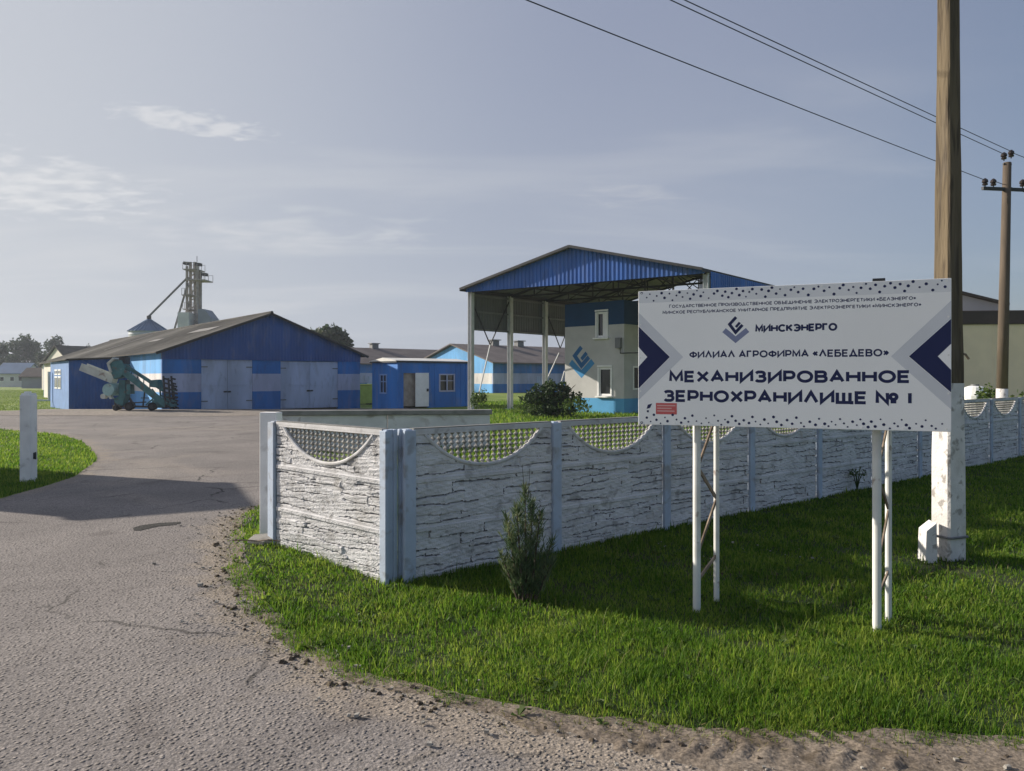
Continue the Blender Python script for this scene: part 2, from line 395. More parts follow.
def ground_mat(name, base, alt, sc1, fine, bump, bscale, pits=None, third=None, dust=None):
    m = bpy.data.materials.new(name); m.use_nodes = True
    n, l = m.node_tree.nodes, m.node_tree.links
    bs = n['Principled BSDF']; bs.inputs['Roughness'].default_value = 0.92; bs.inputs['Specular IOR Level'].default_value = 0.2
    tc = n.new('ShaderNodeTexCoord')
    def nz(s, d=6, dist=0.0):
        x = n.new('ShaderNodeTexNoise'); x.inputs['Scale'].default_value = s; x.inputs['Detail'].default_value = d; x.inputs['Distortion'].default_value = dist
        l.new(tc.outputs['Object'], x.inputs['Vector']); return x.outputs['Fac']
    def ramp(f, a, b):
        x = n.new('ShaderNodeMapRange'); x.interpolation_type = 'SMOOTHSTEP'
        x.inputs['From Min'].default_value = a; x.inputs['From Max'].default_value = b
        l.new(f, x.inputs['Value']); return x.outputs[0]
    def mix(f, a, b, bt='MIX'):
        x = n.new('ShaderNodeMix'); x.data_type = 'RGBA'; x.blend_type = bt
        if isinstance(f, (int, float)): x.inputs[0].default_value = f
        else: l.new(f, x.inputs[0])
        for i, v in ((6, a), (7, b)):
            if isinstance(v, tuple): x.inputs[i].default_value = v
            else: l.new(v, x.inputs[i])
        return x.outputs[2]
    c = mix(ramp(nz(sc1, 8, 0.5), 0.35, 0.66), tuple(base) + (1,), tuple(alt) + (1,))
    if third:
        c = mix(ramp(nz(third[1], 5, 0.8), third[2], third[3]), c, tuple(third[0]) + (1,))
    if dust:
        at = n.new('ShaderNodeAttribute'); at.attribute_name = 'dust'
        mx = n.new('ShaderNodeMath'); mx.operation = 'MULTIPLY_ADD'; mx.inputs[1].default_value = 1.3
        l.new(nz(2.6, 9, 0.6), mx.inputs[0]); 
        sb = n.new('ShaderNodeMath'); sb.operation = 'SUBTRACT'; sb.inputs[1].default_value = 0.65
        l.new(at.outputs['Fac'], sb.inputs[0]); l.new(sb.outputs[0], mx.inputs[2])
        c = mix(ramp(mx.outputs[0], 0.22, 0.85), c, tuple(dust) + (1,))
    if pits:
        ds = n.new('ShaderNodeVectorMath'); ds.operation = 'MULTIPLY_ADD'; ds.inputs[1].default_value = (.35, .35, 0)
        nv = n.new('ShaderNodeTexNoise'); nv.inputs['Scale'].default_value = 2.5; nv.inputs['Detail'].default_value = 6
        l.new(tc.outputs['Object'], nv.inputs['Vector']); l.new(nv.outputs['Color'], ds.inputs[0]); l.new(tc.outputs['Object'], ds.inputs[2])
        ve = n.new('ShaderNodeTexVoronoi'); ve.feature = 'DISTANCE_TO_EDGE'; ve.inputs['Scale'].default_value = 0.42
        l.new(ds.outputs[0], ve.inputs['Vector'])
        ck = ramp(ve.outputs['Distance'], 0.012, 0.003)
        cm = n.new('ShaderNodeMath'); cm.operation = 'MULTIPLY'; l.new(ck, cm.inputs[0]); l.new(ramp(nz(0.5, 3), 0.50, 0.60), cm.inputs[1])
        c = mix(cm.outputs[0], c, (0.07, 0.064, 0.06, 1))
        c = mix(ramp(nz(0.9, 4, 1.2), 0.56, 0.72), c, mix(1.0, c, (0.78, 0.77, 0.77, 1), 'MULTIPLY'))
    fn = ramp(nz(fine, 3), 0.3, 0.7)
    c = mix(fn, mix(1.0, c, (0.62, 0.62, 0.62, 1), 'MULTIPLY'), mix(1.0, c, (1.3, 1.3, 1.3, 1), 'MULTIPLY'))
    bp = n.new('ShaderNodeBump'); bp.inputs['Strength'].default_value = 1.0; bp.inputs['Distance'].default_value = bump
    hsrc = nz(bscale, 4)
    if pits:
        vo = n.new('ShaderNodeTexVoronoi'); vo.inputs['Scale'].default_value = pits[0]
        l.new(tc.outputs['Object'], vo.inputs['Vector'])
        msk = ramp(nz(2.2, 3), 0.38, 0.62)
        chip = ramp(vo.outputs['Distance'], 0.10, 0.42)
        sep = n.new('ShaderNodeSeparateColor'); l.new(vo.outputs['Color'], sep.inputs[0])
        pick = ramp(sep.outputs[0], pits[1], pits[1] + 0.08)
        inv = n.new('ShaderNodeMath'); inv.operation = 'SUBTRACT'; inv.inputs[0].default_value = 1.0; l.new(chip, inv.inputs[1])
        pm = n.new('ShaderNodeMath'); pm.operation = 'MULTIPLY'; l.new(inv.outputs[0], pm.inputs[0])
        pk = n.new('ShaderNodeMath'); pk.operation = 'MULTIPLY'; l.new(pick, pk.inputs[0])
        mk_ = n.new('ShaderNodeMath'); mk_.operation = 'MULTIPLY_ADD'; mk_.inputs[1].default_value = 0.75; mk_.inputs[2].default_value = 0.25; l.new(msk, mk_.inputs[0])
        l.new(mk_.outputs[0], pk.inputs[1]); l.new(pk.outputs[0], pm.inputs[1])
        # stones standing proud of the binder, some of them dark
        c = mix(pm.outputs[0], c, (0.075, 0.070, 0.068, 1))
        h2 = n.new('ShaderNodeMath'); h2.operation = 'MULTIPLY_ADD'; h2.inputs[1].default_value = 1.1
        l.new(inv.outputs[0], h2.inputs[0]); l.new(hsrc, h2.inputs[2]); hsrc = h2.outputs[0]
    l.new(hsrc, bp.inputs['Height']); l.new(bp.outputs[0], bs.inputs['Normal'])
    l.new(c, bs.inputs['Base Color'])
    return m
M['field'] = ground_mat('field', (0.12, 0.185, 0.025), (0.20, 0.25, 0.06), 0.25, 14, 0.04, 9)
M['asphalt'] = ground_mat('asphalt', (0.190, 0.171, 0.163), (0.235, 0.212, 0.200), 0.55, 70, 0.010, 42, pits=(26, 0.45), third=((0.285, 0.25, 0.22), 0.22, 0.52, 0.74), dust=(0.27, 0.23, 0.192))
M['yard'] = ground_mat('yard', (0.20, 0.175, 0.155), (0.26, 0.225, 0.19), 0.2, 10, 0.02, 8)
M['dirt'] = ground_mat('dirt', (0.165, 0.134, 0.106), (0.23, 0.190, 0.152), 2.4, 45, 0.009, 30, third=((0.11, 0.086, 0.062), 3.6, 0.54, 0.72))

# ------------------------------------------------------------------ the ground, road and verge
def ground():
    mb = MB()
    xs = sorted(set([-4000, -1500, -700, -350, -200, -140, -100, -80] + [round(-64 + 1.0 * i, 2) for i in range(0, 61)] + [round(-3 + .25 * i, 2) for i in range(1, 12)] + [round(0 + 1.0 * i, 2) for i in range(0, 66)] + [80, 100, 140, 200, 350, 700, 1500, 4000]))
    ys = sorted(set([-400, -150, -60, -20, -8] + [float(i) for i in range(-4, 4)] + [4 + .25 * i for i in range(0, 40)] + [float(i) for i in range(14, 62)] + [70, 85, 100, 130, 170, 230, 320, 500, 900, 1800, 4000, 6000]))
    nx = len(xs)
    for y in ys:
        for x in xs: mb.v.append((x, y, hgt(x, y)))
    for j in range(len(ys) - 1):
        for i in range(nx - 1):
            a = j * nx + i
            mb.f.append((a, a + 1, a + nx + 1, a + nx)); mb.m.append(0)
    o = mb.build('ground', M['field'], smooth=True)
    tag(o, kind='structure')
ground()

def densify(poly, step, jit=0.0, seed=0):
    out = []
    for i, a in enumerate(poly):
        b = poly[(i + 1) % len(poly)]
        L = math.dist(a, b); n = max(1, int(L / step))
        for k in range(n):
            t = k / n
            x, y = a[0] + (b[0] - a[0]) * t, a[1] + (b[1] - a[1]) * t
            d = jit * min(1.0, L)
            if jit:
                x += d * (mnoise.noise(Vector((x * 2.3, y * 2.3, seed))) + 0.5 * mnoise.noise(Vector((x * 9, y * 9, seed))))
                y += d * (mnoise.noise(Vector((x * 2.3, y * 2.3, seed + 9))) + 0.5 * mnoise.noise(Vector((x * 9, y * 9, seed + 9))))
            out.append((x, y))
    return out
def inside(poly, x, y):
    c = False; j = len(poly) - 1
    for i in range(len(poly)):
        xi, yi = poly[i]; xj, yj = poly[j]
        if (yi > y) != (yj > y) and x < (xj - xi) * (y - yi) / (yj - yi) + xi: c = not c
        j = i
    return c
def inside_np(poly, x, y):
    c = np.zeros(len(x), bool); j = len(poly) - 1
    for i in range(len(poly)):
        xi, yi = poly[i]; xj, yj = poly[j]
        if yi != yj:
            m = ((yi > y) != (yj > y)) & (x < (xj - xi) * (y - yi) / (yj - yi) + xi)
            c ^= m
        j = i
    return c
def sheet(name, poly, m, zf, step, smooth=True, near=None):
    pts = [Vector(p) for p in poly]
    nb = len(pts)
    edges = [(i, (i + 1) % nb) for i in range(nb)]
    x0, x1 = min(p[0] for p in poly), max(p[0] for p in poly)
    y0, y1 = min(p[1] for p in poly), max(p[1] for p in poly)
    gx, gy = np.meshgrid(np.arange(x0, x1, step), np.arange(y0, y1, step))
    gx, gy = gx.ravel() + rng.uniform(-.2, .2, gx.size) * step, gy.ravel() + rng.uniform(-.2, .2, gy.size) * step
    k = inside_np(poly, gx, gy)
    pts += [Vector((a, b)) for a, b in zip(gx[k], gy[k])]
    if near:
        nx0, nx1, ny0, ny1, ns = near
        gx, gy = np.meshgrid(np.arange(nx0, nx1, ns), np.arange(ny0, ny1, ns))
        gx, gy = gx.ravel() + rng.uniform(-.3, .3, gx.size) * ns, gy.ravel() + rng.uniform(-.3, .3, gy.size) * ns
        k = inside_np(poly, gx, gy)
        pts += [Vector((a, b)) for a, b in zip(gx[k], gy[k])]
    r = delaunay_2d_cdt(pts, edges, [], 1, 1e-5)
    mb = MB()
    mb.v = [(p.x, p.y, zf(p.x, p.y)) for p in r[0]]
    mb.f = [tuple(f) for f in r[2]]; mb.m = [0] * len(mb.f)
    o = mb.build(name, m, smooth=smooth)
    tag(o, kind='structure')
    return o

GRASS_EDGE = [G(262, 505), G(240, 516), G(229, 530), G(226, 548), G(230, 575), G(243, 605), G(270, 633), G(345, 678), G(450, 704), G(560, 728), G(700, 742), G(850, 747), G(1024, 749), (9.0, 3.95), (16.0, 3.9)]
VERGE_IN = [G(254, 509), G(233, 518), G(222, 531), G(219, 549), G(223, 576), G(236, 607), G(262, 638), G(338, 687), G(440, 717), G(535, 745), G(620, 766), (1.6, 3.35), (4.0, 3.1), (16.0, 2.9)]
ISLAND = [(-60, 33), (-34, 31.5), G(0, 430), G(60, 435), G(84, 443), G(95, 454), G(96, 461), G(75, 477), G(40, 488), G(0, 499), (-11.5, 10.6), (-20, 9.2), (-60, 8.0)]
road_poly = [(x + (.16 if i < 8 else .04), y + .12) for i, (x, y) in list(enumerate(GRASS_EDGE))[::-1]] + [(-3.3, 9.9), (-4.2, 14.0), (-5.6, 19.0), (-5.0, 22), (-3.3, 30), (-3.3, 43.5), (-6, 46.5), (-8.6, 49.2), (-11.2, 54.0), (-21.4, 45.55), (-27.1, 52.3), (-29.9, 50.1), (-29.2, 43.2), (-42, 44.0), (-62, 45)] + ISLAND + [(-60, 1.5), (-30, -6), (-5, -8), (16, -8)]
def asph_z(x, y):
    return hgt(x, y) + 0.009 + 0.02 * sstep(20, 45, y)
road = sheet('road', densify(road_poly, 0.35, 0.05, 3), M['asphalt'], asph_z, 1.0, near=(-7, 8, 2.4, 13, 0.22))
def seg_dist(px_, py_, line):
    dmin = np.full(len(px_), 1e9)
    for (ax_, ay_), (bx_, by_) in zip(line[:-1], line[1:]):
        dx, dy = bx_ - ax_, by_ - ay_
        t_ = np.clip(((px_ - ax_) * dx + (py_ - ay_) * dy) / (dx * dx + dy * dy), 0, 1)
        dmin = np.minimum(dmin, np.hypot(px_ - ax_ - t_ * dx, py_ - ay_ - t_ * dy))
    return dmin
rco = np.empty(len(road.data.vertices) * 3); road.data.vertices.foreach_get('co', rco); rco = rco.reshape(-1, 3)
d1 = seg_dist(rco[:, 0], rco[:, 1], VERGE_IN)
d1 = np.where(inside_np(GRASS_EDGE[:-1] + [(16, 3.9)] + VERGE_IN[::-1], rco[:, 0], rco[:, 1]), 0.0, d1)
d2 = seg_dist(rco[:, 0], rco[:, 1], ISLAND)
dust = np.maximum(np.exp(-d1 / 0.30), 0.75 * np.exp(-d2 / 0.3))
dat = road.data.attributes.new('dust', 'FLOAT', 'POINT'); dat.data.foreach_set('value', dust)

# dusty concrete apron in front of the store, where the light ground runs along the doors
apron_poly = [(-62, 41.6), (-40, 40.6), (-27, 38.2), (-16, 37.0), (-6.2, 39.0), (-6.2, 46.0), (-8.8, 49.0), (-11.3, 53.6), (-21.3, 45.2), (-26.5, 51.4), (-29.0, 48.5), (-29.0, 42.9), (-42, 43.7), (-62, 44.6)]
sheet('yard_apron', densify(apron_poly, 0.6, 0.12, 5), M['yard'], lambda x, y: asph_z(x, y) + 0.012, 1.0)

def verge_z(x, y):
    d = float(seg_dist(np.array([x]), np.array([y]), VERGE_IN)[0])
    n1 = mnoise.noise(Vector((x * 3, y * 3, 0))); n2 = mnoise.noise(Vector((x * 11, y * 11, 2))); n3 = mnoise.noise(Vector((x * 27, y * 27, 5)))
    z = 0.018 + 0.010 * n1 + 0.006 * n2 + 0.004 * n3
    # tractor tread along the edge of the grass
    t = (x - 0.1) / 2.3
    if -0.1 < t < 1.1:
        yc = 4.13 - 0.16 * t - 0.14 * t * t
        q = (y - yc) / 0.17
        if abs(q) < 1.35:
            lug = max(-1.0, min(1.0, 2.6 * math.sin((x + abs(q) * 0.11 + 0.012 * n1) * 2 * math.pi / 0.125)))
            z += (0.014 * lug - 0.004) * (1 - sstep(0.85, 1.35, abs(q))) * sstep(-0.1, 0.15, t) * (1 - sstep(0.75, 1.1, t)) * (0.8 + 0.8 * n2)
    z = max(z, 0.012)
    k = sstep(0.0, 0.22, d + 0.08 * n1)
    return z * k + (-0.012) * (1 - k) + hgt(x, y)
verge_out = []
for i, (x, y) in enumerate(GRASS_EDGE):
    verge_out.append((x + (0.15 if i < 7 else 0.03), y + (0.13 if i >= 4 else 0.02)))
sheet('dirt_verge', densify(verge_out + VERGE_IN[::-1], 0.05, 0.07, 1), M['dirt'], verge_z, 0.032)

# crack and shallow hole in the asphalt
def crack():
    mb = MB()
    top = [G(133, 529), G(140, 526.5), G(150, 525.0), G(160, 523.8), G(172, 523.2), G(181, 522.8)]
    bot = [G(181, 524.2), G(172, 526.0), G(160, 527.0), G(150, 529.0), G(140, 531.6), G(134, 531.4)]
    p = densify(top + bot, 0.03, 0.05, 8)
    mb.add([(x, y, 0.0135) for x, y in p], [tuple(range(len(p)))])
    o = mb.build('road_crack', mat('crack_dark', (0.022, 0.021, 0.02), 0.95, 0.4, 8, 0.02, 30)); tag(o, kind='structure')
crack()

M['turf'] = ground_mat('turf', (0.030, 0.055, 0.014), (0.044, 0.052, 0.020), 1.6, 30, 0.02, 20)
sheet('verge_turf', densify([(x + .13, y + .11) for x, y in GRASS_EDGE] + [(16.0, 21.3), (-1.0, 7.55), (-2.8, 8.95), (-3.05, 9.4)], 0.1, 0.09, 4), M['turf'], lambda x, y: hgt(x, y) + .005, 0.3)
sheet('island_turf', densify([(x + (-.1 if i > 1 else 0), y) for i, (x, y) in enumerate(ISLAND)], 0.3, 0.03, 6), M['turf'], lambda x, y: hgt(x, y) + .006, 1.2)
# ------------------------------------------------------------------ grass
def blades(name, pts, hmin, hmax, wid, m, lean=0.5, label=None):
    n = len(pts)
    h = rng.uniform(hmin, hmax, n) * rng.uniform(0.7, 1.25, n)
    a = rng.uniform(0, 2 * np.pi, n); la = a + rng.normal(0, 0.9, n)
    le = rng.uniform(0.05, lean, n) * h
    w = wid * rng.uniform(0.7, 1.3, n)
    side = np.stack([np.cos(a), np.sin(a), np.zeros(n)], 1)
    ld = np.stack([np.cos(la + 1.57), np.sin(la + 1.57), np.zeros(n)], 1)
    base = np.stack([pts[:, 0], pts[:, 1], pts[:, 2]], 1)
    mid = base + ld * (le * 0.35)[:, None]; mid[:, 2] += h * 0.6
    tip = base + ld * le[:, None]; tip[:, 2] += h * 0.98
    v = np.empty((n, 5, 3))
    v[:, 0] = base - side * (w / 2)[:, None]; v[:, 1] = base + side * (w / 2)[:, None]
    v[:, 2] = mid + side * (w * 0.38)[:, None]; v[:, 3] = mid - side * (w * 0.38)[:, None]; v[:, 4] = tip
    idx = np.arange(n) * 5
    me = bpy.data.meshes.new(name)
    nl = n * 7
    me.vertices.add(n * 5); me.vertices.foreach_set('co', v.ravel())
    loops = np.empty((n, 7), np.int32)
    for k, q in enumerate((0, 1, 2, 3, 3, 2, 4)): loops[:, k] = idx + q
    me.loops.add(nl); me.loops.foreach_set('vertex_index', loops.ravel())
    st = np.empty((n, 2), np.int32); st[:, 0] = np.arange(n) * 7; st[:, 1] = st[:, 0] + 4
    me.polygons.add(n * 2); me.polygons.foreach_set('loop_start', st.ravel())
    at = me.attributes.new('rnd', 'FLOAT', 'POINT')
    at.data.foreach_set('value', np.repeat(rng.random(n), 5))
    me.update(calc_edges=True); me.validate()
    me.materials.append(m)
    o = bpy.data.objects.new(name, me); sc.collection.objects.link(o)
    tag(o, label, 'grass', kind='stuff')
    return o

def clump(x, y, s=1.3, seed=0):
    ph = np.sin(x * s * 2.1 + seed) * np.cos(y * s * 1.7 + 1.3 * seed) + 0.6 * np.sin(x * s * 5.3 + y * s * 4.1 + seed) + 0.4 * np.cos(x * s * 9.7 - y * s * 11.3)
    return ph
def scatter(poly, x0, x1, y0, y1, dens_f, maxd):
    n = int((x1 - x0) * (y1 - y0) * maxd)
    x = rng.uniform(x0, x1, n); y = rng.uniform(y0, y1, n)
    keep = inside_np(poly, x, y) & (rng.random(n) < dens_f(x, y) / maxd)
    return x[keep], y[keep]

FENCE0 = Vector((-1.077, 7.45, 0)); BAY = 2.03
FU = U
edge_d = densify(GRASS_EDGE[:-1] + [GRASS_EDGE[-1]], 0.08, 0.10, 21)
ge = densify(GRASS_EDGE, 0.06, 0.11, 21)
k_end = max(range(len(ge)), key=lambda i: ge[i][0])
ge = ge[:k_end + 1]
grass_poly = ge + [(16.0, 21.5), (FENCE0.x, FENCE0.y), (-2.85, 8.85), (-3.15, 9.3)]
def dens_near(x, y):
    d = np.hypot(x, y)
    base = np.clip(7000 * (5.0 / d) ** 1.7, 200, 7000)
    return base * np.clip(0.80 + 0.36 * clump(x, y), 0.22, 1.25)
gx, gy = scatter(grass_poly, -4, 16, 3.5, 21.5, dens_near, 8800)
# shorter at the trodden edge and where the pole stands
from_edge = np.full(len(gx), 9.0)
for ex, ey in ge[::2]:
    from_edge = np.minimum(from_edge, np.hypot(gx - ex, gy - ey))
pole_d = np.hypot(gx - 4.7, gy - 8.0)
kp = ((from_edge > 0.05) | (rng.random(len(gx)) < 0.35)) & ((pole_d > 0.9) | (rng.random(len(gx)) < 0.18 + 0.5 * pole_d))
gx, gy, from_edge = gx[kp], gy[kp], from_edge[kp]
tall = np.clip(clump(gx, gy, 0.8, 2.0), -1, 1.2)
for sel, hm, hx, wd in ((tall < -0.1, 0.035, 0.075, 0.0075), ((tall >= -0.1) & (tall < 0.6), 0.05, 0.10, 0.008), (tall >= 0.6, 0.06, 0.135, 0.008)):
    pass
n = len(gx)
P3 = np.stack([gx, gy, np.array([hgt(a_, b_) for a_, b_ in zip(gx, gy)])], 1)
def blades_var(name, P, H, Wd, label):
    global rng
    o = blades(name, P, 1.0, 1.0, 1.0, M['grass_blade'], 1.15, label)
    me = o.data
    co = np.empty(len(me.vertices) * 3); me.vertices.foreach_get('co', co); co = co.reshape(-1, 5, 3)
    base = (co[:, 0] + co[:, 1]) / 2
    rel = co - base[:, None, :]
    side = (co[:, 1] - co[:, 0]); sw = np.linalg.norm(side, axis=1)
    side = side / np.maximum(sw, 1e-9)[:, None]
    along = (rel * side[:, None, :]).sum(2)
    stem = rel - along[:, :, None] * side[:, None, :]
    co2 = base[:, None, :] + stem * H[:, None, None] + (along * Wd[:, None])[:, :, None] * side[:, None, :]
    me.vertices.foreach_set('co', co2.ravel()); me.update()
    return o
dist = np.hypot(gx, gy)
H = (0.028 + 0.026 * (tall + 1) / 2 + 0.022 * rng.random(n)) * np.clip(0.45 + from_edge * 2.2, 0.45, 1.0)
H *= np.where(rng.random(n) < 0.02, 2.3, 1.0)
Wd = 0.0065 * np.clip(dist / 5.0, 0.9, 3.0)
blades_var('grass', P3, H, Wd, 'green mown grass growing between the slate-pattern fence and the dirt edge of the road')

isl_poly = densify(ISLAND, 0.25, 0.10, 31)
def dens_isl(x, y):
    d = np.hypot(x, y)
    return np.clip(1500 * (13.0 / d) ** 2, 60, 1600)
ix, iy = scatter(isl_poly, -24, -7.5, 9, 33, dens_isl, 1600)
n2 = len(ix)
blades_var('grass', np.stack([ix, iy, np.zeros(n2)], 1), (0.05 + 0.05 * rng.random(n2)), 0.012 * np.clip(np.hypot(ix, iy) / 14, 0.9, 2.2), 'green grass island around the white gate post left of the asphalt entrance')
# grass behind the fence, and the lawn beyond the yard
far_poly = [(-90, 46), (-42, 45.5), (-30.2, 43.6), (-30.4, 52), (-52, 84), (-52, 130), (-150, 130)]
fx, fy = scatter(far_poly, -110, -29, 43, 130, lambda x, y: np.full(len(x), 22.0), 22)
lawn = blades_var('grass', np.stack([fx, fy, np.array([hgt(a, b) for a, b in zip(fx, fy)])], 1), 0.05 + 0.06 * rng.random(len(fx)), np.full(len(fx), 0.04), 'bright sunlit lawn beyond the yard, left of the blue store')
lawn.data.materials.clear(); lawn.data.materials.append(leaf_mat('lawn_blade', (0.13, 0.20, 0.03), 0.3, 0.45, 0.15, (0.24, 0.29, 0.07)))
back_poly = [(-0.6, 8.6), (14.5, 21.5), (14.5, 60), (-2.6, 60), (-2.6, 12)]
bx, by = scatter(back_poly, -3, 15, 8, 60, lambda x, y: np.clip(260 * (14 / np.hypot(x, y)) ** 1.6, 15, 300), 300)
blades_var('grass', np.stack([bx, by, np.zeros(len(bx))], 1), 0.08 + 0.12 * rng.random(len(bx)), 0.016 * np.clip(np.hypot(bx, by) / 14, 0.9, 4), 'uncut grass behind the long fence, around the open truck canopy')

def verge_weeds():
    r = np.random.default_rng(77)
    mb = MB(); rv = []
    x, y = scatter(grass_poly, -3, 7, 3.8, 10, lambda x, y: np.clip(9 + 8 * clump(x, y, .6, 4.), 1, 22), 22)
    for px_, py_ in zip(x, y):
        z0 = hgt(px_, py_); n_l = r.integers(4, 9); rad = r.uniform(.02, .06)
        for k in range(n_l):
            a = r.uniform(0, 6.28); d = Vector((math.cos(a), math.sin(a), 0)); sd_ = Vector((-d.y, d.x, 0))
            p = Vector((px_, py_, z0 + .015)); L = rad * r.uniform(.7, 1.4); w_ = L * r.uniform(.22, .34); up_ = UP * L * r.uniform(.3, .9)
            m_ = p + d * L * .55 + up_ * .8; e = p + d * L + up_ * .7
            mb.add([p, m_ + sd_ * w_, e, m_ - sd_ * w_], [(0, 1, 2, 3)]); rv += [r.random()] * 4
    o = mb.build('weeds', M['leaf_weed'])
    at = o.data.attributes.new('rnd', 'FLOAT', 'POINT'); at.data.foreach_set('value', rv)
    tag(o, 'low broad-leaved weeds scattered through the grass verge', 'weeds', kind='stuff')
    x, y = scatter(grass_poly, -3, 8, 3.8, 12, lambda x, y: np.clip(26 * np.exp(-((x + 1.5) ** 2 + (y - 6) ** 2) / 9) + 16 + 10 * clump(x, y, .7, 1.), 2, 60), 60)
    n_ = len(x)
    P = np.stack([x, y, np.array([hgt(a, b) for a, b in zip(x, y)])], 1)
    o = blades_var('grass', P, 0.06 + 0.09 * r.random(n_), np.full(n_, 0.0035), 'dry straw-coloured stalks standing in the green verge')
    o.data.materials.clear(); o.data.materials.append(leaf_mat('dry_stalk', (0.20, 0.165, 0.075), 0.3, 0.3, 2, (0.34, 0.29, 0.16)))
verge_weeds()

def edge_litter():
    line = densify(GRASS_EDGE[:-1], 0.02, 0.12, 21)
    mb = MB(); rr = random.Random(12)
    n_ = 0
    while n_ < 620:
        x, y = rr.choice(line)
        if x > 4 or x < -4.4: continue
        x += rr.gauss(-.04, .09); y += rr.gauss(-.05, .08)
        r_ = min(.045, .012 * math.exp(rr.gauss(0, .5)))
        b = len(mb.v); top = []
        ring = rr.randint(5, 7)
        c = Vector((x, y, hgt(x, y) + .012))
        for k in range(ring):
            a = 6.283 * k / ring + rr.uniform(-.3, .3)
            mb.v.append(tuple(c + Vector((math.cos(a) * r_ * rr.uniform(.8, 1.5), math.sin(a) * r_ * rr.uniform(.8, 1.5), -.01))))
        for k in range(ring):
            a = 6.283 * k / ring + rr.uniform(-.3, .3)
            mb.v.append(tuple(c + Vector((math.cos(a) * r_ * rr.uniform(.4, .8), math.sin(a) * r_ * rr.uniform(.4, .8), r_ * rr.uniform(.3, .8)))))
        mb.f += [(b + k, b + (k + 1) % ring, b + ring + (k + 1) % ring, b + ring + k) for k in range(ring)] + [tuple(b + ring + k for k in range(ring))]
        mb.m += [0] * (ring + 1); n_ += 1
    o = mb.build('soil_clods', mat('soil_dark', (0.085, 0.066, 0.048), 0.95, 0.35, 9, 0.004, 60))
    tag(o, 'dark soil crumbs torn up along the grass edge', 'soil', kind='stuff')
    P = []
    while len(P) < 5200:
        x, y = rr.choice(line)
        if x > 6 or x < -4.4: continue
        x += rr.gauss(.02, .10); y += rr.gauss(.02, .09); P.append((x, y, hgt(x, y) + .012))
    P = np.array(P)
    o = blades_var('grass', P, 0.025 + 0.045 * rng.random(len(P)), np.full(len(P), 0.0045), 'short dry trampled grass along the road edge of the verge')
    co = np.empty(len(o.data.vertices) * 3); o.data.vertices.foreach_get('co', co); co = co.reshape(-1, 5, 3)
    base = co[:, :1, :]; rel = co - base
    flat = rng.uniform(.15, .8, len(P)); ang = rng.uniform(0, 6.28, len(P))
    h_ = rel[:, :, 2].copy()
    rel[:, :, 0] += h_ * ((1 - flat) * 1.2 * np.cos(ang))[:, None]; rel[:, :, 1] += h_ * ((1 - flat) * 1.2 * np.sin(ang))[:, None]; rel[:, :, 2] *= flat[:, None]
    o.data.vertices.foreach_set('co', (base + rel).ravel()); o.data.update()
    o.data.materials.clear(); o.data.materials.append(leaf_mat('trampled_straw', (0.16, 0.15, 0.05), 0.45, 0.35, 4, (0.34, 0.28, 0.15)))
edge_litter()

# scattered pebbles along the broken edge of the road
def pebbles():
    mb = MB()
    n = 0
    ae = densify(VERGE_IN, 0.03, 0.2, 41)
    while n < 1500:
        x, y = random.choice(ae)
        if x > 3.5 or x < -4.5: continue
        x += random.gauss(0, 0.28); y += random.gauss(0, 0.24)
        if inside(grass_poly, x, y) and random.random() < .8: continue
        r = min(0.028, 0.006 * math.exp(random.gauss(0, 0.55)))
        vs = []
        for k in range(8):
            d = Vector(((k & 1) * 2 - 1, ((k >> 1) & 1) * 2 - 1, (k >> 2) * 2 - 1)).normalized()
            vs.append(Vector((x, y, 0.018 + r * 0.35)) + Vector((d.x * r * random.uniform(.7, 1.5), d.y * r * random.uniform(.7, 1.5), d.z * r * random.uniform(.5, 1.0))))
        mb.add(vs, [(0, 2, 3, 1), (4, 5, 7, 6), (0, 1, 5, 4), (2, 6, 7, 3), (0, 4, 6, 2), (1, 3, 7, 5)])
        n += 1
    o = mb.build('gravel', M['stone_grey'])
    tag(o, 'loose stones and crumbs along the dirt edge of the road', 'gravel', kind='stuff')
pebbles()

